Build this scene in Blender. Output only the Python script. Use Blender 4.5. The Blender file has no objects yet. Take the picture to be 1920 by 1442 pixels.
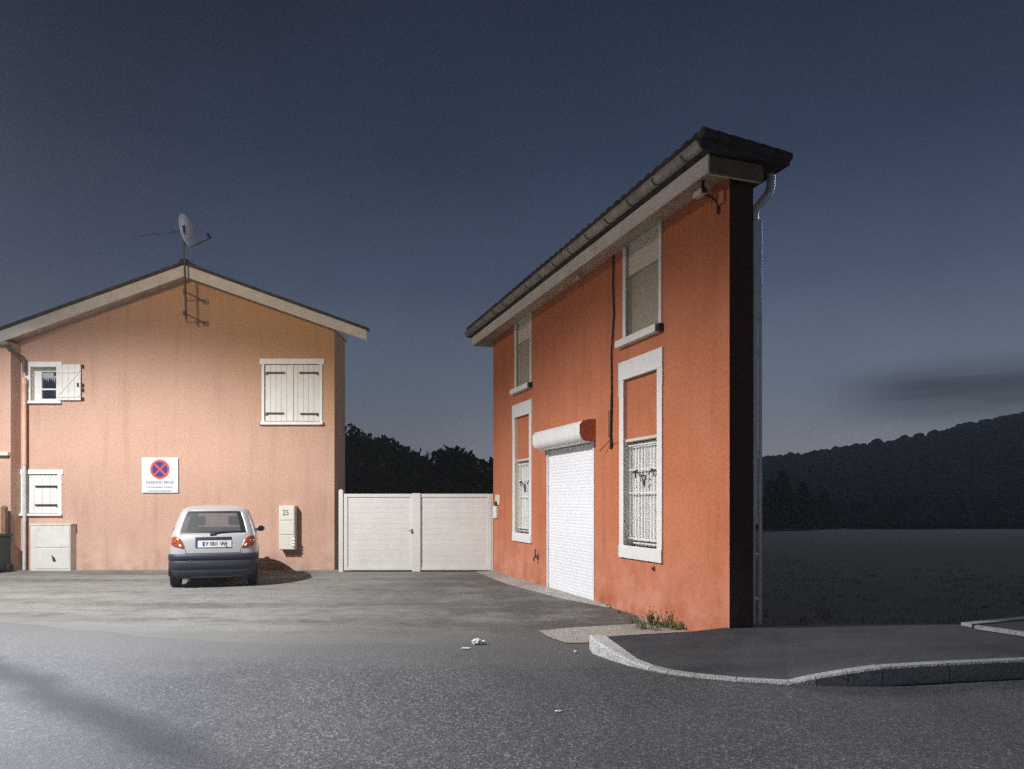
import bpy, bmesh, math, random
from mathutils import Vector, Matrix, noise as mnoise

random.seed(7)
R = math.radians
SC = bpy.context.scene
COL = SC.collection

# ------------------------------------------------------------------ camera
F, H0, CX, HY = 1360.0, 1.55, 960.0, 941.0      # focal length (px of a 1920 wide frame), eye height, centre, horizon
cam_d = bpy.data.cameras.new('camera')
cam_d.sensor_width = 36
cam_d.lens = F / 1920 * 36
cam_d.shift_y = (HY - 721) / 1920
cam_d.clip_start = 0.1
cam_d.clip_end = 3000
cam = bpy.data.objects.new('camera', cam_d)
cam.location = (0, 0, H0)
cam.rotation_euler = (R(90), 0, 0)
COL.objects.link(cam)
SC.camera = cam

# ------------------------------------------------------------------ night sky
W = bpy.data.worlds.new("World")
SC.world = W
W.use_nodes = True
wt = W.node_tree
wt.nodes.clear()
def wn(t, **k):
    n = wt.nodes.new(t)
    for a, b in k.items():
        setattr(n, a, b)
    return n
wl = wt.links.new
tc = wn('ShaderNodeTexCoord')
sep = wn('ShaderNodeSeparateXYZ')
wl(tc.outputs['Generated'], sep.inputs[0])
ramp = wn('ShaderNodeValToRGB')
wl(sep.outputs['Z'], ramp.inputs[0])
cr = ramp.color_ramp
SKY = [(0.0, (0.310, 0.308, 0.340)), (0.06, (0.270, 0.278, 0.322)), (0.15, (0.152, 0.186, 0.246)),
       (0.28, (0.066, 0.088, 0.147)), (0.42, (0.029, 0.043, 0.080)), (0.60, (0.0135, 0.021, 0.041)), (1.0, (0.008, 0.012, 0.025))]
while len(cr.elements) < len(SKY):
    cr.elements.new(0.5)
for e, (p, c) in zip(cr.elements, SKY):
    e.position = p
    e.color = (*c, 1)
# a long dark bank of cloud low in the right of the sky
mp = wn('ShaderNodeMapping')
mp.inputs['Scale'].default_value = (2.2, 2.2, 22)
wl(tc.outputs['Generated'], mp.inputs[0])
nz = wn('ShaderNodeTexNoise')
nz.inputs['Scale'].default_value = 1.6
nz.inputs['Detail'].default_value = 5
wl(mp.outputs[0], nz.inputs['Vector'])
def wmath(op, a, b=None, clamp=False):
    n = wn('ShaderNodeMath', operation=op, use_clamp=clamp)
    for i, v in enumerate((a, b)):
        if v is None: continue
        if isinstance(v, (int, float)): n.inputs[i].default_value = v
        else: wl(v, n.inputs[i])
    return n.outputs[0]
def wrange(v, a, b, c, d, smooth=True):
    n = wn('ShaderNodeMapRange')
    n.interpolation_type = 'SMOOTHSTEP' if smooth else 'LINEAR'
    wl(v, n.inputs[0])
    for i, x in enumerate((a, b, c, d)): n.inputs[i + 1].default_value = x
    return n.outputs[0]
cz = wmath('MULTIPLY', wrange(sep.outputs['Z'], 0.080, 0.128, 0, 1), wrange(sep.outputs['Z'], 0.136, 0.178, 1, 0))
cx = wrange(sep.outputs['X'], 0.36, 0.50, 0, 1)
cn = wrange(nz.outputs[0], 0.25, 0.60, 0.55, 1)
cloud = wmath('MULTIPLY', wmath('MULTIPLY', cz, cx), cn)
mixc = wn('ShaderNodeMix', data_type='RGBA')
wl(wmath('MULTIPLY', cloud, 0.85), mixc.inputs[0])
wl(ramp.outputs[0], mixc.inputs[6])
mixc.inputs[7].default_value = (0.040, 0.044, 0.062, 1)
# slow unevenness of the night sky
nz2 = wn('ShaderNodeTexNoise')
nz2.inputs['Scale'].default_value = 2.4
nz2.inputs['Detail'].default_value = 3
wl(tc.outputs['Generated'], nz2.inputs['Vector'])
dk = wmath('MULTIPLY', wrange(nz2.outputs[0], 0.3, 0.7, 0.90, 1.10), wrange(sep.outputs['X'], -0.60, 0.35, 0.72, 1.06))
sc1 = wn('ShaderNodeVectorMath', operation='SCALE')
wl(mixc.outputs[2], sc1.inputs[0])
wl(dk, sc1.inputs['Scale'])
bg = wn('ShaderNodeBackground')
wl(sc1.outputs[0], bg.inputs['Color'])
bg.inputs['Strength'].default_value = 1.0
wo = wn('ShaderNodeOutputWorld')
wl(bg.outputs[0], wo.inputs['Surface'])

# ------------------------------------------------------------------ lamps: street lamps and an added warm fill out of frame on the left, moonlight from behind on the right
def spot(name, loc, target, power, color, size, blend, radius):
    d = bpy.data.lights.new(name, 'SPOT')
    d.energy = power
    d.color = color
    d.spot_size = R(size)
    d.spot_blend = blend
    d.shadow_soft_size = radius
    o = bpy.data.objects.new(name, d)
    o.location = loc
    o.rotation_euler = (Vector(target) - Vector(loc)).to_track_quat('-Z', 'Y').to_euler()
    COL.objects.link(o)
    return o
spot('street_lamp_light', (-10.0, 6.8, 9.2), (-9.85, 6.9, 0), 10800, (0.97, 0.97, 0.99), 139, 0.35, 0.08)
spot('warm_fill_light', (-9.0, 5.6, 7.4), (-2.0, 13.0, 1.0), 560, (1.0, 0.72, 0.38), 170, 0.5, 0.25)  # weak warm fill added to lift the upper walls
spot('sodium_lamp_light', (-9.5, 6.4, 7.8), (-5.2, 16.5, 5.2), 1000, (1.0, 0.76, 0.46), 66, 1.0, 0.25)
spot('second_street_lamp_light', (-6.8, 5.0, 7.4), (-6.2, 4.2, 0), 7600, (0.91, 0.955, 1.0), 92, 1.0, 0.15)
moon_d = bpy.data.lights.new('moonlight', 'SUN')
moon_d.energy = 0.7
moon_d.angle = R(12)
moon_d.color = (0.72, 0.82, 1.0)
moon = bpy.data.objects.new('moonlight', moon_d)
moon.rotation_euler = (-Vector((0.50, 0.87, 0.36))).to_track_quat('-Z', 'Y').to_euler()
COL.objects.link(moon)

SC.view_settings.view_transform = 'Standard'
SC.view_settings.look = 'None'
SC.view_settings.exposure = 0
SC.view_settings.gamma = 1
SC.cycles.use_denoising = False      # a long night exposure keeps its grain

# ------------------------------------------------------------------ helpers
def P(px, py, Y):
    return Vector(((px - CX) / F * Y, Y, H0 + (HY - py) / F * Y))
def G(px, py, h=0.0):
    Y = F * (H0 - h) / (py - HY)
    return Vector(((px - CX) / F * Y, Y, h))

def tag(o, label=None, cat=None, group=None, kind=None):
    if label: o['label'] = label
    if cat: o['category'] = cat
    if group: o['group'] = group
    if kind: o['kind'] = kind
    return o
def empty(name, label, cat, loc=(0, 0, 0), rz=0, group=None):
    o = bpy.data.objects.new(name, None)
    o.empty_display_size = 0.3
    o.location = loc
    o.rotation_euler = (0, 0, rz)
    COL.objects.link(o)
    return tag(o, label, cat, group)
class MB:
    """collects vertices and faces of ONE mesh"""
    def __init__(s):
        s.v = []; s.f = []; s.m = []
    def add(s, vs, fs, mi=0):
        b = len(s.v)
        s.v += [tuple(v) for v in vs]
        s.f += [tuple(b + i for i in f) for f in fs]
        s.m += [mi] * len(fs)
        return s
    def box(s, x0, x1, y0, y1, z0, z1, mi=0):
        vs = [(x0, y0, z0), (x1, y0, z0), (x1, y1, z0), (x0, y1, z0), (x0, y0, z1), (x1, y0, z1), (x1, y1, z1), (x0, y1, z1)]
        return s.add(vs, [(0, 3, 2, 1), (4, 5, 6, 7), (0, 1, 5, 4), (1, 2, 6, 5), (2, 3, 7, 6), (3, 0, 4, 7)], mi)
    def quad(s, a, b, c, d, mi=0):
        return s.add([a, b, c, d], [(0, 1, 2, 3)], mi)
    def tube(s, pts, r, n=10, cap=True, mi=0):
        pts = [Vector(p) for p in pts]
        rs = r if isinstance(r, (list, tuple)) else [r] * len(pts)
        vs, fs = [], []
        ref = None
        for i, p in enumerate(pts):
            d = (pts[min(i + 1, len(pts) - 1)] - pts[max(i - 1, 0)]).normalized()
            if ref is None:
                ref = Vector((0, 0, 1)) if abs(d.z) < .9 else Vector((1, 0, 0))
            a = d.cross(ref).normalized()
            b = a.cross(d).normalized()
            ref = b
            for k in range(n):
                t = 2 * math.pi * k / n
                vs.append(p + (a * math.cos(t) + b * math.sin(t)) * rs[i])
        for i in range(len(pts) - 1):
            for k in range(n):
                fs.append((i * n + k, i * n + (k + 1) % n, (i + 1) * n + (k + 1) % n, (i + 1) * n + k))
        if cap:
            fs.append(tuple(range(n)))
            fs.append(tuple((len(pts) - 1) * n + k for k in range(n)))
        return s.add(vs, fs, mi)
    def prism(s, poly, axis_vec, mi=0):
        n = len(poly)
        A = Vector(axis_vec)
        vs = [Vector(p) for p in poly] + [Vector(p) + A for p in poly]
        fs = [tuple(range(n)), tuple(range(2 * n - 1, n - 1, -1))] + [(i, (i + 1) % n, n + (i + 1) % n, n + i) for i in range(n)]
        return s.add(vs, fs, mi)
    def lathe(s, prof, c, axis='x', n=28, mi=0):
        vs, fs = [], []
        c = Vector(c)
        for (a, r) in prof:
            for k in range(n):
                t = 2 * math.pi * k / n
                p = {'x': (a, r * math.cos(t), r * math.sin(t)), 'y': (r * math.cos(t), a, r * math.sin(t)), 'z': (r * math.cos(t), r * math.sin(t), a)}[axis]
                vs.append(c + Vector(p))
        for i in range(len(prof) - 1):
            for k in range(n):
                fs.append((i * n + k, i * n + (k + 1) % n, (i + 1) * n + (k + 1) % n, (i + 1) * n + k))
        return s.add(vs, fs, mi)
    def build(s, name, mats, parent=None, smooth=False, bevel=0, recalc=True):
        me = bpy.data.meshes.new(name)
        me.from_pydata(s.v, [], s.f)
        if not isinstance(mats, (list, tuple)): mats = [mats]
        for m in mats: me.materials.append(m)
        if len(mats) > 1:
            me.polygons.foreach_set('material_index', s.m)
        if recalc:
            bm = bmesh.new(); bm.from_mesh(me)
            bmesh.ops.recalc_face_normals(bm, faces=bm.faces)
            bm.to_mesh(me); bm.free()
        if smooth:
            me.polygons.foreach_set('use_smooth', [True] * len(me.polygons))
            if smooth != 'all':
                me.set_sharp_from_angle(angle=R(38))
        me.update()
        o = bpy.data.objects.new(name, me)
        COL.objects.link(o)
        if parent: o.parent = parent
        if bevel:
            b = o.modifiers.new('edge', 'BEVEL')
            b.width = bevel; b.segments = 2; b.limit_method = 'ANGLE'; b.angle_limit = R(40)
        return o

# ------------------------------------------------------------------ materials
def newmat(name):
    m = bpy.data.materials.new(name)
    m.use_nodes = True
    nt = m.node_tree
    nt.nodes.clear()
    out = nt.nodes.new('ShaderNodeOutputMaterial')
    b = nt.nodes.new('ShaderNodeBsdfPrincipled')
    nt.links.new(b.outputs[0], out.inputs[0])
    return m, nt, b
class NT:
    def __init__(s, nt):
        s.nt = nt
        s.tc = nt.nodes.new('ShaderNodeTexCoord')
    def val(s, sock, v):
        if hasattr(v, 'is_linked'): s.nt.links.new(v, sock)
        else: sock.default_value = v
    def coord(s, scale=(1, 1, 1), rot=(0, 0, 0)):
        n = s.nt.nodes.new('ShaderNodeMapping')
        n.inputs['Scale'].default_value = scale
        n.inputs['Rotation'].default_value = rot
        s.nt.links.new(s.tc.outputs['Object'], n.inputs[0])
        return n.outputs[0]
    def noise(s, scale, detail=4, rough=.55, vec=None, dist=0):
        n = s.nt.nodes.new('ShaderNodeTexNoise')
        n.inputs['Scale'].default_value = scale
        n.inputs['Detail'].default_value = detail
        n.inputs['Roughness'].default_value = rough
        n.inputs['Distortion'].default_value = dist
        s.nt.links.new(vec or s.tc.outputs['Object'], n.inputs['Vector'])
        return n.outputs[0]
    def vor(s, scale, out='Distance', vec=None):
        n = s.nt.nodes.new('ShaderNodeTexVoronoi')
        n.inputs['Scale'].default_value = scale
        s.nt.links.new(vec or s.tc.outputs['Object'], n.inputs['Vector'])
        return n.outputs[out]
    def rng(s, v, a, b, c=0., d=1.):
        n = s.nt.nodes.new('ShaderNodeMapRange')
        s.val(n.inputs[0], v)
        for i, x in enumerate((a, b, c, d)): n.inputs[i + 1].default_value = x
        return n.outputs[0]
    def mix(s, f, a, b, mode='MIX'):
        n = s.nt.nodes.new('ShaderNodeMix')
        n.data_type = 'RGBA'; n.blend_type = mode
        s.val(n.inputs[0], f)
        for i, c in ((6, a), (7, b)):
            if hasattr(c, 'is_linked'): s.nt.links.new(c, n.inputs[i])
            else: n.inputs[i].default_value = (*c, 1) if len(c) == 3 else c
        return n.outputs[2]
    def math(s, op, a, b=0., clamp=False):
        n = s.nt.nodes.new('ShaderNodeMath'); n.operation = op; n.use_clamp = clamp
        s.val(n.inputs[0], a); s.val(n.inputs[1], b)
        return n.outputs[0]
    def xyz(s):
        n = s.nt.nodes.new('ShaderNodeSeparateXYZ')
        s.nt.links.new(s.tc.outputs['Object'], n.inputs[0])
        return n.outputs
    def bump(s, h, strength, dist, b):
        n = s.nt.nodes.new('ShaderNodeBump')
        n.inputs['Strength'].default_value = strength
        n.inputs['Distance'].default_value = dist
        s.val(n.inputs['Height'], h)
        s.nt.links.new(n.outputs[0], b.inputs['Normal'])

def plain(name, c, rough=.6, metal=0., var=.12, scale=9, bump=0., spec=.4, dirt=None):
    m, nt, b = newmat(name)
    n = NT(nt)
    v = n.noise(scale, 5)
    d = tuple(max(0, x * (1 - var)) for x in c); e = tuple(min(1, x * (1 + var)) for x in c)
    col = n.mix(n.rng(v, .3, .7), d, e)
    if dirt:
        col = n.mix(n.rng(n.noise(2.3, 6, .65), .52, .75, 0, dirt[1]), col, dirt[0])
    nt.links.new(col, b.inputs['Base Color'])
    b.inputs['Roughness'].default_value = rough
    b.inputs['Metallic'].default_value = metal
    b.inputs['Specular IOR Level'].default_value = spec
    if bump: n.bump(n.noise(scale * 8, 3), bump, .004, b)
    return m

def plaster(name, c, c2, stain, lo=0.0, pale=.10, ochre=None):
    """rough sprayed wall render: sandy speckle, soft clouds, rain streaks, dirt near the foot of the wall"""
    m, nt, b = newmat(name)
    n = NT(nt)
    col = n.mix(n.rng(n.noise(.9, 5, .6), .32, .68), c, c2)
    if ochre:      # ochre tint mixed in towards the top of the gable and round the closed window
        q = n.xyz()
        t = n.math('ADD', n.math('MULTIPLY', q['X'], .62), q['Z'])
        t = n.math('ADD', t, n.math('MULTIPLY', n.math('ADD', n.noise(.8, 5), -.5), 2.0))
        col = n.mix(n.rng(t, 4.6, 7.2), col, ochre)
    grain = n.noise(26, 4, .75)
    col = n.mix(n.rng(grain, .34, .66, 0, 1), n.mix(.42, col, tuple(x * .45 for x in c)), n.mix(.30, col, (min(1, c[0] * 1.5), min(1, c[1] * 1.5), min(1, c[2] * 1.5))))
    streak = n.noise(2.6, 5, .6, n.coord((1.6, 1.6, .16)))
    col = n.mix(n.rng(streak, .52, .70, 0, .42), col, stain)
    z = n.xyz()['Z']
    foot = n.math('MULTIPLY', n.rng(z, lo + .02, lo + 1.25, 1, 0), n.rng(n.noise(1.9, 6, .65), .36, .64))
    col = n.mix(n.math('MULTIPLY', foot, .75), col, tuple(min(1, x * 1.15 + pale) for x in c))
    foot2 = n.math('MULTIPLY', n.rng(z, lo, lo + .35, 1, 0), n.rng(n.noise(4.2, 6, .7), .42, .66))
    col = n.mix(n.math('MULTIPLY', foot2, .7), col, stain)
    nt.links.new(col, b.inputs['Base Color'])
    b.inputs['Roughness'].default_value = .92
    b.inputs['Specular IOR Level'].default_value = .15
    n.bump(n.math('ADD', n.noise(46, 4, .7), n.math('MULTIPLY', n.noise(5, 3), .6)), .55, .006, b)
    return m

EDGE = (.134, .134, .132)
def asphalt(name, c, chip, spark=.35, patch=None, s1=85, worn=False, seam=False):
    m, nt, b = newmat(name)
    n = NT(nt)
    base = n.mix(n.rng(n.noise(.55, 6, .62), .32, .68), tuple(x * .78 for x in c), tuple(x * 1.22 for x in c))
    cell = n.vor(s1, 'Color')
    sepc = nt.nodes.new('ShaderNodeSeparateColor')
    nt.links.new(cell, sepc.inputs[0])
    col = n.mix(n.rng(sepc.outputs[0], .62, .98, 0, spark), base, chip)
    col = n.mix(n.rng(sepc.outputs[1], .45, .9, 0, .55), col, tuple(x * .35 for x in c))
    if patch:
        for (sc, lo_, hi_, amt, pc, stretch) in patch:
            col = n.mix(n.rng(n.noise(sc, 6, .6, n.coord(stretch)), lo_, hi_, 0, amt), col, pc)
    if seam:
        # broad dark tar joint wandering across the yard, and patchy darkening towards the gate
        q = n.xyz()
        d1 = n.math('ADD', q['Y'], n.math('MULTIPLY', n.noise(.35, 4), 1.3))
        d1 = n.math('ADD', d1, n.math('MULTIPLY', q['X'], .11))
        k1 = n.rng(n.math('ABSOLUTE', n.math('ADD', d1, -9.75)), .05, .38, 1, 0)
        k1 = n.math('MULTIPLY', k1, n.rng(n.noise(1.1, 6, .65, n.coord((.5, 1, 1))), .36, .56))
        col = n.mix(n.math('MULTIPLY', k1, .75), col, (.062, .062, .066))
        de = n.math('SUBTRACT', n.math('ADD', q['Y'], -7.95), n.math('MULTIPLY', n.math('MAXIMUM', n.math('ADD', n.math('MULTIPLY', q['X'], -1.), -3.1), 0.), .37))
        col = n.mix(n.rng(n.noise(5.5, 7, .72, n.coord((.7, 1.2, 1))), .42, .62, 0, .5), col, (.29, .284, .262))
        col = n.mix(n.rng(n.noise(3.3, 7, .75, n.coord((.6, 1.3, 1))), .50, .66, 0, .55), col, (.085, .083, .080))
        k2 = n.rng(n.math('ADD', q['X'], n.math('MULTIPLY', n.noise(.5, 6, .65), 3.2)), -1.6, 1.4, 0, 1)
        col = n.mix(n.math('MULTIPLY', k2, n.rng(n.noise(.9, 6, .7), .38, .56, .25, .85)), col, (.085, .082, .080))
        nn_ = n.math('MULTIPLY', n.noise(1.1, 7, .7, n.coord((.6, 1.2, 1))), 2.6)
        col = n.mix(n.rng(n.math('DIVIDE', n.math('MAXIMUM', de, 0.), nn_), .05, 1.1, .9, 0), col, EDGE)
    if worn:
        # dusty worn band where the yard meets the road, and a soft dark band crossing the near left of the road
        q = n.xyz()
        de = n.math('SUBTRACT', n.math('ADD', q['Y'], -7.95), n.math('MULTIPLY', n.math('MAXIMUM', n.math('ADD', n.math('MULTIPLY', q['X'], -1.), -3.1), 0.), .37))
        nn_ = n.math('MULTIPLY', n.noise(1.1, 7, .7, n.coord((.6, 1.2, 1))), 3.0)
        col = n.mix(n.rng(n.math('DIVIDE', n.math('MAXIMUM', n.math('MULTIPLY', de, -1.), 0.), nn_), .05, 1.0, .72, 0), col, EDGE)
        dl = n.math('ADD', n.math('MULTIPLY', n.math('ADD', q['X'], 4.66), .626), n.math('MULTIPLY', n.math('ADD', q['Y'], -6.6), .780))
        dl = n.math('ADD', dl, n.math('MULTIPLY', n.math('ADD', n.noise(.9, 4), -.5), .5))
        dark_band = n.rng(n.math('ABSOLUTE', dl), .06, .32, 1, 0)
        dark_band = n.math('MULTIPLY', dark_band, n.rng(q['X'], -.9, -2.2, 0, 1))
        col = n.mix(n.math('MULTIPLY', dark_band, .72), col, (.028, .029, .036))
    nt.links.new(col, b.inputs['Base Color'])
    b.inputs['Roughness'].default_value = .88
    b.inputs['Specular IOR Level'].default_value = .22
    n.bump(n.math('ADD', n.vor(s1), n.math('MULTIPLY', n.noise(s1 * .4, 3), .7)), .75, .008, b)
    return m

M = {}
M['peach'] = plaster('peach_render', (.488, .304, .226), (.543, .350, .268), (.34, .21, .145), ochre=(.53, .30, .115))
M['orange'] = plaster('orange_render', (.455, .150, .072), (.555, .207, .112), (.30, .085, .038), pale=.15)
M['orange_shaded'] = plaster('orange_shaded_render', (.080, .029, .019), (.10, .036, .023), (.05, .018, .012))  # wall ends: same orange render with their shade put into the colour
M['white'] = plain('white_paint', (.70, .695, .67), .5, var=.05, dirt=((.50, .46, .40), .25))
M['cream'] = plain('cream_paint', (.62, .57, .48), .55, var=.08, dirt=((.40, .34, .27), .35))
M['pvc'] = plain('white_plastic_boards', (.63, .62, .585), .45, var=.05, scale=4, dirt=((.52, .49, .43), .3))
M['shutter_white'] = plain('white_shutter_slats', (.78, .79, .82), .42, var=.04)
M['board'] = plain('painted_verge_board', (.60, .58, .55), .6, var=.10, scale=5, dirt=((.38, .33, .28), .35))
M['soffit'] = plain('soffit_boards', (.42, .34, .25), .7, var=.18, scale=7, dirt=((.14, .10, .07), .6))
M['brown_board'] = plain('brown_end_board', (.17, .105, .055), .7, var=.2, scale=7)
M['taupe'] = plain('taupe_roller_blind', (.40, .35, .28), .7, var=.10, scale=12)
M['blind'] = plain('beige_blind_box', (.58, .54, .46), .6, var=.08)
M['tile'] = plain('dark_clay_tiles', (.055, .045, .042), .85, var=.5, scale=6, bump=.5)
M['zinc'] = plain('weathered_zinc', (.30, .29, .27), .5, .35, var=.25, scale=5)
M['pipe'] = plain('bare_galvanised_pipe', (.60, .61, .62), .36, .3, var=.12, scale=14)
M['pipe_pink'] = plain('painted_downpipe', (.58, .37, .27), .5, var=.12)
M['steel'] = plain('dark_galvanised_steel', (.09, .088, .085), .5, .4, var=.2)
M['iron'] = plain('black_iron', (.025, .023, .022), .55, .2, var=.3)
M['grille'] = plain('white_iron_bars', (.70, .69, .66), .5, var=.06)
M['rust'] = plain('rusty_metal', (.16, .07, .035), .8, .2, var=.4, scale=20)
M['dish'] = plain('pale_dish', (.62, .60, .60), .5, var=.08)
M['cable'] = plain('black_cable', (.015, .014, .014), .6, var=.3)
M['concrete'] = asphalt('rough_concrete', (.40, .38, .34), (.60, .58, .54), .35, [(1.6, .5, .7, .5, (.22, .20, .17), (1, 1, 1))], 60)
M['kerbstone'] = asphalt('kerb_concrete', (.40, .40, .395), (.52, .52, .51), .18, [(2.2, .52, .72, .6, (.20, .19, .18), (1, 1, 1))], 55)
M['kerb_white'] = asphalt('white_kerb_concrete', (.57, .57, .57), (.66, .66, .66), .18, [(2.2, .55, .72, .4, (.36, .35, .33), (1, 1, 1))], 55)
M['road'] = asphalt('road_asphalt', (.076, .078, .084), (.30, .307, .315), .50, [(.35, .46, .62, .5, (.048, .048, .058), (1, .35, 1)), (.22, .50, .60, .45, (.105, .106, .115), (1, .5, 1))], 66, worn=True)
M['court'] = asphalt('old_worn_asphalt', (.245, .240, .222), (.46, .45, .42), .40,
                     [(.5, .46, .62, .8, (.26, .255, .232), (.5, 1.3, 1)), (.45, .50, .64, .75, (.080, .078, .078), (.3, 1.9, 1)), (1.7, .54, .70, .5, (.07, .068, .066), (.5, 1.4, 1))], 70, seam=True)
M['pave'] = asphalt('smooth_dark_asphalt', (.050, .049, .055), (.15, .15, .155), .35, [(.55, .46, .60, .7, (.088, .089, .098), (.4, 1.7, 1)), (1.4, .54, .70, .6, (.028, .028, .032), (1, 1, 1))], 95)
M['soil'] = plain('dark_soil', (.03, .026, .022), .95, var=.5, scale=20, bump=.6)
M['rubber'] = plain('tyre_rubber', (.018, .018, .018), .85, var=.2)
M['hub'] = plain('grey_wheel', (.40, .41, .42), .4, .6, var=.1)
M['black'] = plain('black_trim', (.02, .02, .022), .5, var=.2)
M['bumper'] = plain('dark_grey_bumper', (.030, .037, .056), .5, var=.08)
M['seat'] = plain('dark_seat_cloth', (.05, .05, .055), .9, var=.3, scale=30)
M['paper'] = plain('white_paper', (.80, .80, .80), .8, var=.05)
M['blue'] = plain('sign_blue', (.02, .035, .20), .5, var=.05)
M['red'] = plain('sign_red', (.58, .07, .03), .5, var=.05)
M['navy'] = plain('navy_letters', (.04, .05, .12), .6, var=.05)
M['signwhite'] = plain('white_sign_face', (.62, .65, .68), .45, var=.04)
M['box'] = plain('pale_grey_cabinet', (.58, .57, .52), .6, var=.08, scale=4, dirt=((.33, .30, .24), .6))
M['mail'] = plain('pale_letterbox', (.62, .61, .54), .5, var=.06, dirt=((.4, .37, .3), .3))
M['wood'] = plain('brown_timber', (.17, .10, .06), .8, var=.3, scale=14)
M['bin'] = plain('dark_green_plastic', (.018, .026, .024), .5, var=.2)
M['bark'] = plain('dark_bark', (.06, .048, .036), .9, var=.4, scale=10, bump=.5)

def leafmat(name, c, spec=.2):
    m, nt, b = newmat(name)
    n = NT(nt)
    v = n.noise(.8, 5, .65)
    v2 = n.noise(9, 2)
    col = n.mix(n.rng(v, .3, .7), tuple(x * .45 for x in c), tuple(x * 1.5 for x in c))
    col = n.mix(n.rng(v2, .4, .7, 0, .5), col, (c[0] * 1.6, c[1] * 1.4, c[2]))
    nt.links.new(col, b.inputs['Base Color'])
    b.inputs['Roughness'].default_value = .95 if spec == 0 else .7
    b.inputs['Specular IOR Level'].default_value = spec
    return m
M['leaf'] = leafmat('dark_foliage', (.045, .060, .030))
M['leaf_far'] = leafmat('far_foliage', (.070, .088, .082), 0)  # bluish veil of distant haze put into the leaf colour
M['weed'] = leafmat('weed_leaves', (.14, .16, .08))

def fieldmat():
    m, nt, b = newmat('mown_field')
    n = NT(nt)
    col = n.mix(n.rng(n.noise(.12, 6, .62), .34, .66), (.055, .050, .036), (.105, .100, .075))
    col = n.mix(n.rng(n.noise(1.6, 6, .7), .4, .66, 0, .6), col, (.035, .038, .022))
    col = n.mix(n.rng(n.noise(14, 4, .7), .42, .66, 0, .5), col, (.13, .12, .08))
    pale = n.math('MULTIPLY', n.rng(n.xyz()['Y'], 22, 105), n.rng(n.noise(.05, 5, .6, n.coord((.35, 1, 1))), .30, .55, .45, 1))  # mist over the far field, put into the colour as paling with distance
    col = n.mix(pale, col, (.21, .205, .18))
    nt.links.new(col, b.inputs['Base Color'])
    b.inputs['Roughness'].default_value = .95
    b.inputs['Specular IOR Level'].default_value = .1
    n.bump(n.noise(9, 6, .75), .8, .05, b)
    return m
M['field'] = fieldmat()

def paint(name, c):
    m, nt, b = newmat(name)
    n = NT(nt)
    col = n.mix(n.rng(n.noise(5, 5), .35, .7, 0, .25), c, tuple(x * .75 for x in c))
    nt.links.new(col, b.inputs['Base Color'])
    b.inputs['Roughness'].default_value = .35
    b.inputs['Metallic'].default_value = .12
    b.inputs['Coat Weight'].default_value = .5
    b.inputs['Coat Roughness'].default_value = .12
    return m
M['carpaint'] = paint('silver_white_paint', (.46, .467, .478))
def glassmat(name, tint, rough=.03):
    m = bpy.data.materials.new(name); m.use_nodes = True
    nt = m.node_tree; nt.nodes.clear()
    o = nt.nodes.new('ShaderNodeOutputMaterial')
    mx = nt.nodes.new('ShaderNodeMixShader')
    t = nt.nodes.new('ShaderNodeBsdfTransparent'); t.inputs[0].default_value = (*tint, 1)
    g = nt.nodes.new('ShaderNodeBsdfGlossy'); g.inputs['Roughness'].default_value = rough
    lw = nt.nodes.new('ShaderNodeLayerWeight'); lw.inputs[0].default_value = .35
    fr = nt.nodes.new('ShaderNodeMapRange'); nt.links.new(lw.outputs['Facing'], fr.inputs[0])
    for i_, x_ in enumerate((.0, 1., .10, .75)): fr.inputs[i_ + 1].default_value = x_
    nt.links.new(fr.outputs[0], mx.inputs[0]); nt.links.new(t.outputs[0], mx.inputs[1]); nt.links.new(g.outputs[0], mx.inputs[2])
    df = nt.nodes.new('ShaderNodeBsdfDiffuse'); df.inputs[0].default_value = (.42, .43, .44, 1)     # grey diffuse layer standing in for a hazy reflection
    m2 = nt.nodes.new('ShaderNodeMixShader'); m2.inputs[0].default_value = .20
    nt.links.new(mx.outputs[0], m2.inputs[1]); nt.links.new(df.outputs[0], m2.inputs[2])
    nt.links.new(m2.outputs[0], o.inputs[0])
    return m
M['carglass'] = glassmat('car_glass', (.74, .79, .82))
def lensmat(name, c):
    m, nt, b = newmat(name)
    b.inputs['Base Color'].default_value = (*c, 1)
    b.inputs['Roughness'].default_value = .18
    b.inputs['Coat Weight'].default_value = .6
    return m
M['amber'] = lensmat('orange_red_lens', (.33, .078, .028))
M['redlens'] = lensmat('red_lens', (.26, .045, .028))
M['clear'] = lensmat('clear_lens', (.66, .60, .58))
M['pane'] = lensmat('dark_window_pane', (.012, .016, .03))
M['curtain'] = plain('lace_curtain', (.34, .36, .40), .9, var=.4, scale=30)

def text(name, body, size, mat, parent, loc, rot=(R(90), 0, 0), extrude=.0015, align='CENTER', sx=1.0):
    c = bpy.data.curves.new(name, 'FONT')
    c.body = body; c.size = size; c.align_x = align; c.align_y = 'CENTER'; c.extrude = extrude
    t = bpy.data.objects.new(name + '_src', c)
    COL.objects.link(t)
    bpy.context.view_layer.update()
    me = bpy.data.meshes.new_from_object(t.evaluated_get(bpy.context.evaluated_depsgraph_get()))
    bpy.data.objects.remove(t)
    bpy.data.curves.remove(c)
    me.name = name
    me.materials.clear(); me.materials.append(mat)
    o = bpy.data.objects.new(name, me)
    COL.objects.link(o)
    o.location = loc; o.rotation_euler = rot; o.scale = (sx, 1, 1)
    o.parent = parent
    return o

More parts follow.
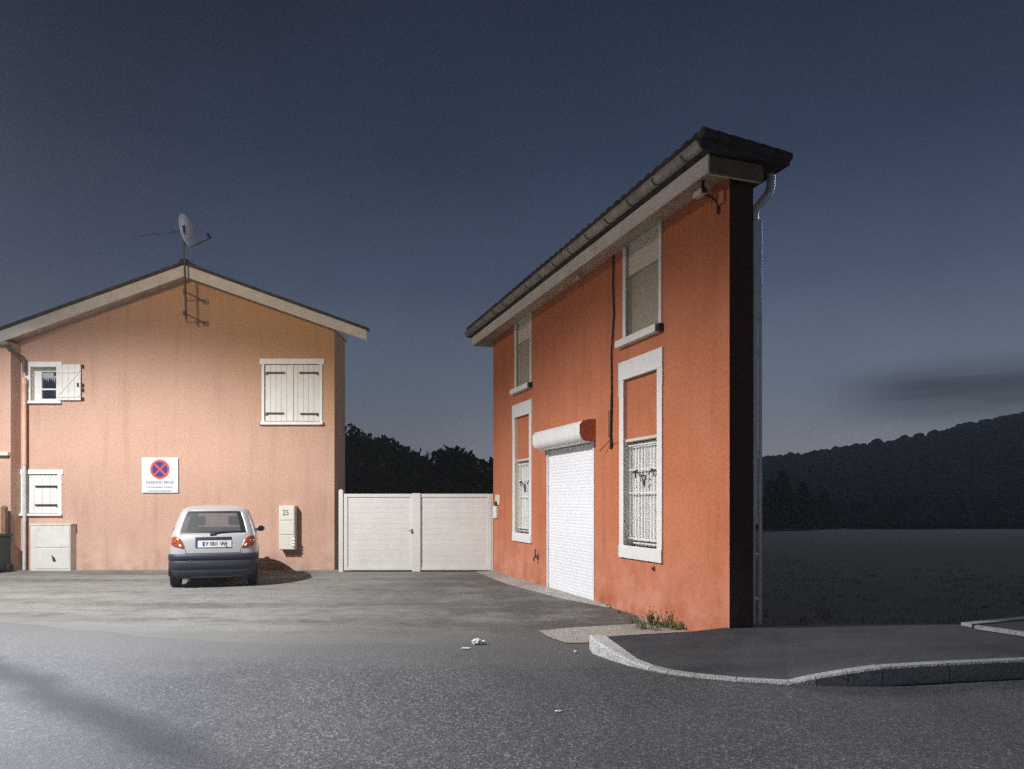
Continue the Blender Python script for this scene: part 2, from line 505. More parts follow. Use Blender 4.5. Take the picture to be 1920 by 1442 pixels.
def wall_with_holes(mb, x0, x1, z0, z1, y, holes, mi=0):
    """front sheet of a wall in the plane y, minus rectangles (x0,x1,z0,z1,depth,reveal_material)"""
    xs = sorted({x0, x1, *[h[0] for h in holes], *[h[1] for h in holes]})
    zs = sorted({z0, z1, *[h[2] for h in holes], *[h[3] for h in holes]})
    for i in range(len(xs) - 1):
        for j in range(len(zs) - 1):
            cx_, cz_ = (xs[i] + xs[i + 1]) / 2, (zs[j] + zs[j + 1]) / 2
            if any(h[0] < cx_ < h[1] and h[2] < cz_ < h[3] for h in holes): continue
            mb.quad((xs[i], y, zs[j]), (xs[i + 1], y, zs[j]), (xs[i + 1], y, zs[j + 1]), (xs[i], y, zs[j + 1]), mi)
    for (a, b, c, d, dep, rm) in holes:
        mb.quad((a, y, c), (a, y, d), (a, y + dep, d), (a, y + dep, c), rm)
        mb.quad((b, y, c), (b, y + dep, c), (b, y + dep, d), (b, y, d), rm)
        mb.quad((a, y, d), (b, y, d), (b, y + dep, d), (a, y + dep, d), rm)
        mb.quad((a, y, c), (a, y + dep, c), (b, y + dep, c), (b, y, c), rm)

def sm(a, b, x):
    t = max(0., min(1., (x - a) / (b - a)))
    return t * t * (3 - 2 * t)

# ================================================================== SETTING: ground, hill, road, court, pavement
def ridge(X):
    pts = [(-400, 6), (-120, 4), (20, 4), (60, 8), (105, 14.5), (140, 19), (170, 23.5), (212, 33), (240, 34), (300, 38), (520, 44)]
    for (a, ha), (b, hb) in zip(pts, pts[1:]):
        if a <= X <= b:
            return ha + (hb - ha) * (X - a) / (b - a)
    return pts[0][1] if X < pts[0][0] else pts[-1][1]
def terrain(X, Y):
    z = -.07 - .026 * max(0, Y - 12) if Y < 120 else -2.88
    z += sm(0, 1, (Y - 122) / 180.0) * (ridge(X * 300 / max(Y, 150)) + 2.9) if Y > 122 else 0
    if 20 < Y < 125: z += .16 * mnoise.noise((X * .08, Y * .08, 3))
    return z
def grid_sheet(xs, ys, fn):
    mb = MB()
    vs = [(x, y, fn(x, y)) for y in ys for x in xs]
    n = len(xs)
    fs = [(j * n + i, j * n + i + 1, (j + 1) * n + i + 1, (j + 1) * n + i) for j in range(len(ys) - 1) for i in range(n - 1)]
    return mb.add(vs, fs)
xs = [-600, -400, -250, -160, -110, -80] + list(range(-60, 61, 4)) + [70, 80, 100, 130, 170, 250, 400, 700]
ys = [-60, -30, -10, 0, 6, 9, 12] + list(range(15, 122, 4)) + [122]
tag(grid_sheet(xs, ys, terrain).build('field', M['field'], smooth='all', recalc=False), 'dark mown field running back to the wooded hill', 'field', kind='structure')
hx = list(range(-600, 901, 20))
hy = list(range(122, 340, 8)) + [380, 450, 560]
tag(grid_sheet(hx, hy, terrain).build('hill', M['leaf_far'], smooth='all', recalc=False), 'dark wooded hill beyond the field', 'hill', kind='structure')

# far wood on the hill, one mass nobody could count
def forest():
    rnd = random.Random(11)
    bm = bmesh.new()
    bmesh.ops.create_icosphere(bm, subdivisions=2, radius=1)
    bv = [v.co.copy() for v in bm.verts]; bf = [tuple(v.index for v in f.verts) for f in bm.faces]
    bm.free()
    mb = MB()
    def crown(x, y, r, hh):
        z = terrain(x, y)
        o = rnd.random() * 50
        vs = []
        for v in bv:
            k = 1 + .40 * mnoise.noise((v.x * 1.7 + o, v.y * 1.7, v.z * 1.7)) + .25 * mnoise.noise((v.x * 5 + o, v.y * 5, v.z * 5))
            vs.append((x + v.x * r * k, y + v.y * r * k, z + hh * .55 + v.z * hh * .55 * k))
        mb.add(vs, bf)
    n = 0
    while n < 3600:
        y = 128 + 190 * rnd.random() ** .9
        x = rnd.uniform(.10 * y, .86 * y)
        r = rnd.uniform(1.5, 2.9)
        crown(x, y, r, r * rnd.uniform(1.3, 1.9)); n += 1
    for i in range(300):                                # the skyline and the foot of the wood
        X = .12 * 300 + i * .78 + rnd.uniform(-.5, .5)
        r = rnd.uniform(1.3, 2.6)
        crown(X, 300 + rnd.uniform(-4, 8), r, r * rnd.uniform(1.3, 1.8))
    for i in range(150):
        X = 28 + i * .6 + rnd.uniform(-.4, .4)
        r = rnd.uniform(1.6, 2.8)
        crown(X, 121 + rnd.uniform(-1.5, 5), r, r * rnd.uniform(1.4, 2.1))
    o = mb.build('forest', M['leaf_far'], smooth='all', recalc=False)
    tag(o, 'dense dark wood covering the hill beyond the field', 'forest', kind='stuff')
forest()

def flat(name, pts, z, mat, label, cat):
    bm = bmesh.new()
    f = bm.faces.new([bm.verts.new((p[0], p[1], p[2] if len(p) > 2 else z)) for p in pts])
    bmesh.ops.triangulate(bm, faces=[f])
    bmesh.ops.recalc_face_normals(bm, faces=bm.faces)
    me = bpy.data.meshes.new(name)
    bm.to_mesh(me); bm.free()
    for p in me.polygons:
        if p.normal.z < 0: p.flip()
    me.materials.append(mat)
    o = bpy.data.objects.new(name, me); COL.objects.link(o)
    return tag(o, label, cat, kind='structure')
def wavy(pts, amp, step, seed):
    rnd = random.Random(seed)
    out = []
    for a, b in zip(pts, pts[1:]):
        a, b = Vector(a[:2]), Vector(b[:2])
        n = max(1, int((b - a).length / step))
        for k in range(n):
            p = a.lerp(b, k / n)
            if k: p += Vector((rnd.uniform(-amp, amp), rnd.uniform(-amp, amp)))
            out.append((p.x, p.y))
    return out
# facade frame: local x runs along the wall towards the camera, local y into the wall
FA = Vector((-.412, 16.0, 0))
FU = Vector((.3266, -.9451, 0)); FV = Vector((.9451, .3266, 0))
FROT = math.atan2(FU.y, FU.x)
def FL(u, y, z=0): return FA + FU * u + FV * y + Vector((0, 0, z))
def U(px):
    s = .19540 * (px - 490)
    return (16.0 - F / s) / .9451
def FH(px, py):
    return (HY - py) / (.19540 * (px - 490)) + H0

mbr = MB()
mbr.add([(-60, -20, 0), (60, -20, 0), (60, 7.4, 0), (3.3, 7.4, 0), (2.35, 8.3, 0), (-.2, 17.2, 0), (-60, 17.2, 0)], [(0, 1, 2, 3), (0, 3, 4, 5), (0, 5, 6)])
tag(mbr.build('road', M['road'], recalc=False), 'grey grainy asphalt road filling the foreground', 'road', kind='structure')
edge = wavy([G(-300, 1150), G(0, 1168), G(300, 1196), G(430, 1205), G(640, 1208), G(900, 1207), G(1010, 1186), G(1180, 1170), FL(6.4, -.02)], .07, .35, 4)
flat('yard_ground', [(-20, 16.9)] + [(-20, edge[0][1], .0007)] + [(*p, .0007) for p in edge] + [tuple(FL(6.4, .1)[:2]), tuple(FL(-.9, .1)[:2])], .004, M['court'],
     'worn beige grey asphalt yard in front of the houses and gate', 'yard')
apron = [G(1010, 1184), G(1060, 1179), G(1190, 1171), FL(6.55, -.02), FL(8.5, -.02), G(1300, 1192, 0), G(1120, 1206), G(1062, 1207), G(1030, 1196)]
flat('concrete_ground', [p[:2] for p in apron], .009, M['concrete'], 'pale broken concrete patch between the yard and the kerb', 'paving')
# thin concrete strip along the foot of the orange wall
mbs = MB()
st = [(-.55, .34), (1.0, .42), (2.4, .48), (3.4, .40), (4.6, .30), (5.2, .16), (5.7, .04)]
for (u0, w0), (u1, w1) in zip(st, st[1:]):
    a, b, c, d = FL(u0, -w0, .006), FL(u1, -w1, .006), FL(u1, -.002, .03), FL(u0, -.002, .03)
    mbs.quad(a, b, c, d)
tag(mbs.build('concrete_path', M['concrete']), 'light concrete strip along the foot of the orange wall', 'paving', kind='structure')

# pavement with its kerb: outer kerb foot on the road, kerb top heights
KP = [(1105, 1216, .145), (1112, 1226, .14), (1145, 1238, .10), (1180, 1249, .055), (1215, 1257, .028), (1250, 1264, .022), (1300, 1271, .02), (1380, 1279, .02), (1480, 1285, .022),
      (1530, 1286.5, .075), (1590, 1287, .12), (1655, 1286, .155), (1780, 1279, .16), (1920, 1272, .16), (2200, 1256, .16)]
kf = [G(a, b) for a, b, c in KP]
kh = [c for a, b, c in KP]
def inward(i, w):
    t = (kf[min(i + 1, len(kf) - 1)] - kf[max(i - 1, 0)]).normalized()
    n = Vector((-t.y, t.x, 0))
    return kf[i] + n * w
kin = [inward(i, .11) for i in range(len(kf))]
kin[0] = kf[0] + Vector((.17, -.02, 0)); kin[1] = kf[1] + Vector((.18, .06, 0)); kin[2] = kf[2] + Vector((.13, .11, 0))
def kerbpiece(i0, i1, name, label, mk):
    mb = MB()
    for i in range(i0, i1):
        a, b, c, d = kf[i], kf[i + 1], kin[i + 1], kin[i]
        ha, hb = kh[i], kh[i + 1]
        if i >= 4:
            g_ = .003 / max(.05, (b - a).length)
            a, b, c, d = a.lerp(b, g_), b.lerp(a, g_), c.lerp(d, g_), d.lerp(c, g_)
        up = lambda p, h, e=0: (p.x, p.y, h)
        a2 = a.lerp(d, .12); b2 = b.lerp(c, .12)
        mb.quad(up(a, -.05), up(b, -.05), up(b, hb - .015), up(a, ha - .015))
        mb.quad(up(a, ha - .015), up(b, hb - .015), up(b2, hb), up(a2, ha))
        mb.quad(up(a2, ha), up(b2, hb), up(c, hb), up(d, ha))
        mb.quad(up(d, ha), up(c, hb), up(c, -.05), up(d, -.05))
    a, d = kf[i0], kin[i0]
    mb.quad((a.x, a.y, -.05), (d.x, d.y, -.05), (d.x, d.y, kh[i0]), (a.x, a.y, kh[i0] - .015))
    o = mb.build(name, M[mk])
    return tag(o, label, 'kerb', kind='structure')
kerbpiece(0, 4, 'kerb', 'whitish sloping end stone of the kerb next to the concrete patch', 'kerb_white')
kerbpiece(4, len(kf) - 1, 'kerb', 'pale concrete kerb curving round the dark pavement, sunk low in its middle', 'kerbstone')
back = [G(1142, 1193, .15), G(1142, 1193, .15), G(1180, 1190.5, .155), G(1240, 1187, .16), G(1300, 1183.5, .168), FL(8.5, -.03, .17), FL(8.6, .35, .172), FL(8.6, .5, .172),
        G(1480, 1172.5, .17), G(1540, 1171.5, .17), G(1600, 1170.5, .17), G(1700, 1170, .17), G(1812, 1171, .17), G(1920, 1160, .17), G(2200, 1150, .17)]
mbp = MB()
nseg = 6
for i in range(len(kf) - 1):
    for k in range(nseg):
        def pt(j, t):
            a = kin[j]; b = back[j]
            h = (kh[j] - .004) + (b.z - kh[j] + .004) * (t ** .8)
            p = a.lerp(b, t)
            return (p.x, p.y, h)
        mbp.quad(pt(i, k / nseg), pt(i + 1, k / nseg), pt(i + 1, (k + 1) / nseg), pt(i, (k + 1) / nseg))
# rear upstand of the pavement, down to the field
for i in range(len(back) - 1):
    a, b = back[i], back[i + 1]
    if (a - b).length > 1e-4:
        mbp.quad((a.x, a.y, a.z), (b.x, b.y, b.z), (b.x, b.y, -.12), (a.x, a.y, -.12))
tag(mbp.build('pavement', M['pave'], smooth=True), 'smooth dark asphalt pavement beside the end of the orange facade', 'pavement', kind='structure')
# pale edging stones of a planting bed at the right
e0 = G(1812, 1172, .185); e1 = G(1990, 1154, .185); e2 = G(1832, 1176, .185); e3 = G(1990, 1198, .185)
def edging(a, b, w):
    t = (b - a).normalized(); n = Vector((-t.y, t.x, 0)) * w / 2
    mb = MB()
    z0, z1 = .15, .205
    q = [a + n, a - n, b - n, b + n]
    return mb.add([(p.x, p.y, z0) for p in q] + [(p.x, p.y, z1) for p in q], [(4, 5, 6, 7), (0, 1, 5, 4), (1, 2, 6, 5), (2, 3, 7, 6), (3, 0, 4, 7)])
# rough grass along the field beside the pavement
rnd = random.Random(19)
gm = MB()
for k in range(420):
    Y = 8.9 + 15 * rnd.random() ** 1.6
    X = rnd.uniform(.36 * Y - .2, .74 * Y)
    z = terrain(X, Y)
    hb_ = rnd.uniform(.03, .09)
    for q in range(9):
        a = rnd.random() * 6.28
        b = Vector((X + rnd.gauss(0, .09), Y + rnd.gauss(0, .09), z - .01))
        w_ = Vector((math.cos(a), math.sin(a), 0)) * .007
        t = b + Vector((rnd.gauss(0, .05), rnd.gauss(0, .05), hb_ * rnd.uniform(.5, 1)))
        gm.add([b - w_, b + w_, t], [(0, 1, 2)])
tag(gm.build('grass', M['leaf'], recalc=False), 'rough dark grass tufts along the near part of the field', 'grass', kind='stuff')
tag(edging(e0, e1, .12).build('bed_kerb', M['kerbstone']), 'pale edging stone running along the far side of the dark bed', 'kerb', kind='structure')
tag(edging(e0.lerp(e2, .9), e3, .07).build('bed_kerb', M['kerbstone']), 'thin pale edging stone along the near side of the dark bed', 'kerb', kind='structure')
flat('bed_ground', [p[:2] for p in (e0 + Vector((.1, 0, 0)), e1 + Vector((0, -.07, 0)), e3 + Vector((0, .04, 0)), e2 + Vector((.1, .02, 0)))], .19, M['soil'], 'dark soil bed between two pale edging stones', 'flower bed')

# ================================================================== ORANGE FACADE HOUSE
fh = empty('facade_house', 'thin orange rendered house front with white framed windows and a dark end', 'house', FA, FROT)
TH, UE, HS = .31, 8.54, 5.13       # wall thickness, length, soffit height
def win(p0, p1):
    return p0, p1
# openings u0,u1,z0,z1
nw = (U(1171), U(1234), FH(1171, 1022), FH(1171, 713))
fw = (U(966.5), U(993.5), FH(966.5, 998), FH(966.5, 784))
nu = (U(1175), U(1237), FH(1172, 637), HS - .002)
fu = (U(969), U(995), FH(969, 729), HS - .002)
gd = (U(1026), U(1115), -.06, FH(1026, 843))
mb = MB()
wall_with_holes(mb, 0, UE, -.06, HS, 0, [(*nw, .17, 1), (*fw, .17, 1), (*nu, .12, 1), (*fu, .12, 1), (*gd, .05, 2)])
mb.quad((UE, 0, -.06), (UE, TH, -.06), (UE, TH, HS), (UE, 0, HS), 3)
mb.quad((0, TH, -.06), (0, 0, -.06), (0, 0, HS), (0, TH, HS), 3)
mb.quad((UE, TH, -.06), (0, TH, -.06), (0, TH, HS), (UE, TH, HS), 0)
mb.quad((0, 0, HS), (UE, 0, HS), (UE, TH, HS), (0, TH, HS), 0)
mb.build('wall', [M['orange'], M['cream'], M['white'], M['orange_shaded']], fh, recalc=False)

def ground_window(o, infill_z, jamb, name='window'):
    """tall white framed opening: rendered infill above, then a barred grille in front of a white shutter"""
    u0, u1, z0, z1 = o
    fr = MB()
    t = .022
    lint = .26
    fr.box(u0 - jamb - .015, u1 + jamb + .015, -t - .006, .01, z1, z1 + lint)                       # lintel band
    fr.box(u0 - jamb - .015, u0 - jamb, -t - .004, .008, z1 - .22, z1); fr.box(u1 + jamb, u1 + jamb + .015, -t - .004, .008, z1 - .22, z1)
    fr.box(u0 - jamb, u0, -t, .01, z0 - .01, z1); fr.box(u1, u1 + jamb, -t, .01, z0 - .01, z1)
    w = fr.build(name, M['white'], fh, bevel=.004)
    s = MB()
    s.box(u0 - jamb, u1 + jamb, -.034, .165, z0 - .175, z0)
    s.build('sill', M['white'], w, bevel=.006)
    i = MB()
    i.box(u0, u1, .035, .165, infill_z, z1)
    i.build('infill_panel', M['orange'], w)
    l = MB()
    l.box(u0, u1, .02, .15, infill_z - .035, infill_z)
    l.build('ledge', M['cream'], w)
    sh = MB()
    n = 9
    zt = infill_z - .04
    for k in range(n):
        a = u0 + (u1 - u0) * k / n; b = u0 + (u1 - u0) * (k + 1) / n
        sh.box(a + .004, b - .004, .135, .16, z0 + .02, zt - .01)
    sh.box(u0, u1, .16, .168, z0, zt)
    sh.build('closed_shutter', M['white'], w)
    g = MB()
    nb = 11
    for k in range(nb):
        a = u0 + (u1 - u0) * (k + .5) / nb
        g.tube([(a, .07, z0 + .10), (a, .07, zt - .05)], .0075, 6)
    hm = z0 + (zt - z0) * .62
    for z in (z0 + .10, hm - .16, hm + .16, zt - .05):
        g.box(u0, u1, .063, .077, z - .008, z + .008)
    gr = g.build('window_grille', M['grille'], w, smooth=True)
    sc_ = MB()                                     # black scrolls and heart between the two middle rails
    c = (u0 + u1) / 2
    for sgn in (-1, 1):
        pts = []
        for k in range(15):
            t_ = k / 14
            ang = t_ * 4.6
            rr = .075 * (1 - .75 * t_)
            pts.append((c + sgn * (.21 - math.cos(ang) * rr * 1.0), .052, hm + .07 + math.sin(ang) * rr))
        sc_.tube(pts, .008, 6)
        pts = []
        for k in range(13):
            t_ = k / 12 * math.pi
            pts.append((c + sgn * (.075 * math.sin(t_) ** 1.0 * (1.2 - .35 * t_)), .05, hm + .07 - .15 * (t_ / math.pi) + .04 * math.sin(t_)))
        sc_.tube(pts, .011, 6)
    sc_.tube([(c - .30, .052, hm + .125), (c - .18, .052, hm + .15)], .011, 6)
    sc_.tube([(c + .30, .052, hm + .125), (c + .18, .052, hm + .15)], .011, 6)
    sc_.build('scrollwork', M['iron'], w, smooth=True)
    return w
ground_window(nw, FH(1185, 822), .125)
w2 = ground_window(fw, FH(970, 862), .125)

def upper_window(o):
    u0, u1, z0, z1 = o
    fr = MB()
    jm = .085
    fr.box(u0 - jm, u0, -.022, .03, z0, z1)
    fr2 = MB(); fr2.box(u1, u1 + jm * .8, -.022, .03, z0, z1)
    b0 = MB(); b0.box(u0, u1, .086, .118, z0, z1)
    w = b0.build('window', M['taupe'], fh)
    fr.build('jamb', M['white'], w, bevel=.004); fr2.build('jamb', M['white'], w, bevel=.004)
    s = MB()
    s.box(u0 - .20, u1 + .02, -.085, .115, z0 - .10, z0)
    s.build('sill', M['white'], w, bevel=.006)
    c = MB(); c.box(u1 + .022, u1 + .10, -.07, .02, z0 - .10, z0 - .01)
    c.build('sill_end', M['iron'], w)
    b = MB()
    n = 26
    zb = z1 - .42
    for k in range(n):
        a = z0 + (zb - z0) * k / n; d = z0 + (zb - z0) * (k + 1) / n
        b.add([(u0, .082, a), (u1, .082, a), (u1, .070, (a + d) / 2), (u0, .070, (a + d) / 2), (u1, .082, d), (u0, .082, d)], [(0, 1, 2, 3), (3, 2, 4, 5)])
    b.build('roller_blind', M['taupe'], w)
    k = MB(); k.box(u0, u1, .03, .11, zb, z1)
    k.build('blind_box', M['blind'], w)
    return w
upper_window(nu)
upper_window(fu)

# roller garage door with its round fronted box
u0, u1, z0, z1 = gd
d = MB()
n = 46
top = z1 - .02
for k in range(n):
    a = z0 + .06 + (top - z0 - .06) * k / n; b = z0 + .06 + (top - z0 - .06) * (k + 1) / n
    for (y0, y1, za, zb) in ((.028, .023, a, a + (b - a) * .2), (.023, .022, a + (b - a) * .2, a + (b - a) * .8), (.022, .028, a + (b - a) * .8, b)):
        d.quad((u0 + .03, y0, za), (u1 - .03, y0, za), (u1 - .03, y1, zb), (u0 + .03, y1, zb))
door = d.build('roller_door', M['shutter_white'], fh)
for a_ in (u0, u1 - .045):
    g = MB(); g.box(a_, a_ + .045, -.012, .04, .02, z1); g.build('door_guide', M['white'], door)
bx = MB()
bz0, bz1, bo = z1 - .015, z1 + .33, .27
prof = [(0, bz1), (-.10, bz1), (-bo + .05, bz1 - .03), (-bo, bz1 - .09), (-bo, bz0 + .13)]
prof += [(-bo + .13 * (1 - math.cos(t)), bz0 + .13 - .13 * math.sin(t)) for t in (R(20), R(40), R(60), R(75), R(90))]
prof += [(0, bz0)]
bx.prism([(u0 - .03, y, z) for y, z in prof], (u1 - u0 + .06, 0, 0))
bo_ = bx.build('roller_box', M['white'], door, smooth=True)
be = MB()
be.prism([(u1 + .0315, y * .985, z) for y, z in prof], (.012, 0, 0))
be.build('box_end', M['orange'], door)
fs_ = MB(); fs_.box(u0 - .03, u1 + .03, -.13, -.0, -.01, .022)
fs_.build('door_step', M['concrete'], door, bevel=.005)

# roof: soffit, front board, end board, zinc gutter, rows of dark tiles
UB, UF = -.467, 8.66
s = MB(); s.box(UB, UF - .03, -.33, .34, HS, HS + .05)
sof = s.build('soffit', M['soffit'], fh)
s = MB(); s.box(UB, UF, -.355, -.331, 5.055, 5.245)
s.build('fascia_board', M['board'], fh, bevel=.003)
s = MB(); s.box(UF - .028, UF, -.330, .355, 5.06, 5.232)
s.build('end_board', M['brown_board'], fh, bevel=.003)
s = MB(); s.box(UB, UB + .028, -.330, .355, 5.06, 5.232)
s.build('end_board', M['cream'], fh)
s = MB(); s.box(UF - .05, UF - .03, -.33, .34, 5.045, 5.062)
s.build('end_batten', M['cream'], fh)
# tiled slab
mb = MB()
per = .205
nu_ = int((UF + .06 - UB + .05) / per * 8)
ua, ub = UB - .05, UF + .06
ycuts = [-.47, -.46, -.2, -.19, .1, .11, .42, .43, .655]
def tz(u, y, k):
    base = 5.465 - .10 * (y + .47) / 1.17 - (k % 2) * 0.0
    step = {0: 0, 1: 0, 2: -.012, 3: .012, 4: -.0, 5: .02, 6: .0, 7: .02, 8: 0}[k]
    return base + step + .030 * abs(math.sin(math.pi * (u - ua) / per)) - .02 + .006 * mnoise.noise((u * 3, y * 3, 1))
cols = [ua + (ub - ua) * i / nu_ for i in range(nu_ + 1)]
vs = [(u, y, tz(u, y, k)) for k, y in enumerate(ycuts) for u in cols]
nn = len(cols)
fs = [(k * nn + i, k * nn + i + 1, (k + 1) * nn + i + 1, (k + 1) * nn + i) for k in range(len(ycuts) - 1) for i in range(nn - 1)]
mb.add(vs, fs)
zb_ = 5.25
# underside and ends of the slab
for k in range(len(ycuts) - 1):
    for uu in (ua, ub):
        mb.quad((uu, ycuts[k], zb_), (uu, ycuts[k + 1], zb_), (uu, ycuts[k + 1], tz(uu, ycuts[k + 1], k + 1)), (uu, ycuts[k], tz(uu, ycuts[k], k)))
for i in range(nn - 1):
    for k in (0, len(ycuts) - 1):
        y = ycuts[k]
        zl = 5.40 if k == 0 else zb_
        mb.quad((cols[i], y, zl), (cols[i + 1], y, zl), (cols[i + 1], y, tz(cols[i + 1], y, k)), (cols[i], y, tz(cols[i], y, k)))
mb.quad((ua, -.47, 5.40), (ub, -.47, 5.40), (ub, -.31, zb_), (ua, -.31, zb_))
mb.quad((ua, -.31, zb_), (ub, -.31, zb_), (ub, .655, zb_), (ua, .655, zb_))
rf = mb.build('roof', M['tile'], fh, recalc=False)
# rounded verge tiles over the near end
vt = MB()
for k in range(6):
    y0 = -.47 + k * .185
    z_ = 5.46 - .10 * (y0 + .47) / 1.17
    vt.tube([(ub + .0, y0, z_ - .035), (ub + .0, y0 + .20, z_ - .050)], [.062, .052], 10)
vt.build('verge_tiles', M['tile'], rf, smooth=True)
# gutter
gt = MB()
gy, gz, gr_ = -.44, 5.345, .072
pr = [(gy + math.cos(t) * gr_, gz + math.sin(t) * gr_) for t in [R(180 + 15 * k) for k in range(13)]]
for a, b in zip(pr, pr[1:]):
    gt.quad((ua, a[0], a[1]), (ub - .03, a[0], a[1]), (ub - .03, b[0], b[1]), (ua, b[0], b[1]))
gt.tube([(ua, gy - gr_, gz), (ub - .03, gy - gr_, gz)], .012, 8)
gt.prism([(ub - .031, a, b) for a, b in pr], (.004, 0, 0)); gt.prism([(ua, a, b) for a, b in pr], (.004, 0, 0))
go = gt.build('gutter', M['zinc'], fh, smooth=True)
k = 0.3
while k < UF:
    gb = MB()
    p2 = [(gy + math.cos(t) * (gr_ + .006), gz + math.sin(t) * (gr_ + .006)) for t in [R(180 + 20 * j) for j in range(10)]]
    for a, b in zip(p2, p2[1:]):
        gb.quad((k, a[0], a[1]), (k + .03, a[0], a[1]), (k + .03, b[0], b[1]), (k, b[0], b[1]))
    gb.build('gutter_bracket', M['steel'], go)
    k += .62

# pipes at the far side of the near end
def arc(pts, r=.06, n=5):
    out = [Vector(pts[0])]
    for a, b, c in zip(pts, pts[1:], pts[2:]):
        a, b, c = Vector(a), Vector(b), Vector(c)
        p = b + (a - b).normalized() * r; q = b + (c - b).normalized() * r
        for k in range(n + 1):
            t = k / n
            out.append(p * (1 - t) ** 2 + b * 2 * t * (1 - t) + q * t ** 2)
    out.append(Vector(pts[-1]))
    return out
pu = 8.46
mb = MB()
mb.tube(arc([(pu, .61, 5.26), (pu, .61, 5.07), (pu, .375, 4.80), (pu, .375, 1.30)], .09), .047, 12)
mb.tube([(pu, .375, 1.32), (pu, .375, .24)], .022, 10)
mb.tube(arc([(pu, .375, .30), (pu, .375, .20), (pu + .06, .29, .19)], .05), .026, 10)
for z in (4.7, 3.2, 1.32): mb.tube([(pu, .375, z), (pu, .375, z + .07)], .054, 12)
dp = mb.build('downpipe', M['pipe'], fh, smooth=True)
mb = MB(); mb.tube([(pu, .465, 4.72), (pu, .465, .17)], .021, 10)
mb.tube([(pu + .0, .315, 4.75), (pu, .315, 1.35)], .013, 8)
mb.build('conduit', M['pipe'], fh, smooth=True)
for z in (.45, .95, 2.1, 3.6):
    mb = MB(); mb.box(pu - .02, pu + .03, .31, .47, z, z + .022); mb.build('pipe_clip', M['pipe'], dp)

# small things on the facade
def fthing(name, label, cat, u, y, z):
    return empty(name, label, cat, FL(u, y, z), FROT)
uc, zc = U(1150), 0
mb = MB()
cp = [(U(1152), -.02, 5.12)]
for k, (px, py) in enumerate([(1152, 480), (1152, 540), (1153, 590), (1149, 660), (1149, 740), (1148, 800), (1147, 842)]):
    cp.append((U(px), -.02 - .006 * (k % 2), FH(px, py)))
mb.tube(cp, .013, 7)
mb.tube([cp[-3], (U(1147.5), -.025, FH(1147.5, 815)), (U(1149), -.03, FH(1149, 838))], .018, 7)
mb.tube([(U(1147), -.03, FH(1147, 826)), (U(1141), -.06, FH(1141, 836)), (U(1135), -.09, FH(1135, 846))], .006, 6)
mb.tube([(U(1147), -.03, FH(1147, 828)), (U(1152), -.05, FH(1152, 830)), (U(1156), -.06, FH(1156, 826))], .006, 6)
mb.tube([(U(1143), -.015, FH(1143, 770)), (U(1143), -.015, FH(1143, 820))], .004, 6)
cb = mb.build('cable', M['cable'])
cb.location = FA; cb.rotation_euler = (0, 0, FROT)
tag(cb, 'black loose cable hanging down the orange wall from the eaves, frayed at its end', 'cable')

c = fthing('security_camera', 'small pale camera on a bracket under the near end of the eaves', 'camera', 8.32, -.19, 5.125)
mb = MB(); mb.tube([(0, 0, 0), (0, 0, -.06), (-.02, -.02, -.09)], .018, 8); mb.build('bracket', M['iron'], c, smooth=True)
mb = MB(); mb.box(-.15, .02, -.04, .04, -.15, -.08); mb.build('body', M['blind'], c, bevel=.012)
mb = MB(); mb.lathe([(.022, .034), (.04, .034), (.04, .0)], (0, 0, -.115), 'x', 14); mb.build('lens', M['black'], c)
mb = MB(); mb.tube(arc([(-.1, .02, -.09), (.0, .1, -.16), (.04, .165, -.24), (.04, .168, -.36)], .04), .014, 7); mb.build('lead', M['cable'], c, smooth=True)
ub_ = MB(); ub_.box(-.055, .055, -.03, 0, -.075, .075)
u_b = ub_.build('junction_box', M['orange'], None, bevel=.008)
u_b.location = FL(8.42, 0, 4.93); u_b.rotation_euler = (0, 0, FROT)
tag(u_b, 'small square box painted orange high on the near corner of the facade', 'box')

sl = fthing('eaves_lamp', 'small pale lamp fitting under the middle of the eaves', 'lamp', U(1098), -.12, 5.125)
mb = MB(); mb.lathe([(0, .035), (-.03, .035), (-.05, .02), (-.05, 0)], (0, 0, 0), 'z', 12); mb.build('base', M['cream'], sl)
mb = MB()
mb.tube([(0, 0, -.05), (.06, -.04, -.09), (.12, -.06, -.07)], .012, 7); mb.tube([(0, 0, -.05), (-.08, -.04, -.08), (-.14, -.05, -.05)], .012, 7)
mb.build('arms', M['cream'], sl, smooth=True)

ic = fthing('intercom', 'pale intercom box with a small clear cover beside the gate', 'intercom', U(931), 0, FH(931, 957))
mb = MB(); mb.box(-.10, .10, -.05, 0, -.17, .10); ib = mb.build('case', M['white'], ic, bevel=.01)
mb = MB(); mb.box(-.04, .26, -.022, 0, .12, .34); mb.build('back_plate', M['cream'], ic, bevel=.006)
mb = MB(); mb.lathe([(0, .06), (-.05, .055), (-.055, 0)], (.06, 0, .14), 'y', 14); mb.build('lens', M['iron'], ic)
tp = fthing('wall_tap', 'small rusty tap stub on the orange wall beside the white roller door', 'tap', U(1009), 0, FH(1009, 1044))
mb = MB(); mb.lathe([(0, .055), (-.012, .055), (-.016, .02), (-.07, .018)], (0, 0, 0), 'y', 14); mb.tube([(0, -.06, 0), (0, -.085, -.02), (0, -.085, -.08)], .016, 8)
mb.build('spout', M['rust'], tp, smooth=True)
mb = MB(); mb.box(-.012, .012, -.066, -.05, .015, .14); mb.build('handle', M['iron'], tp)
bl = fthing('iron_stub', 'small rusty iron stub on the orange wall below the near window', 'pipe stub', U(1227), 0, FH(1227, 1066))
mb = MB(); mb.lathe([(.0, .034), (-.01, .034), (-.012, .016), (-.04, .016), (-.04, 0)], (0, 0, 0), 'y', 14); mb.build('collar', M['rust'], bl)

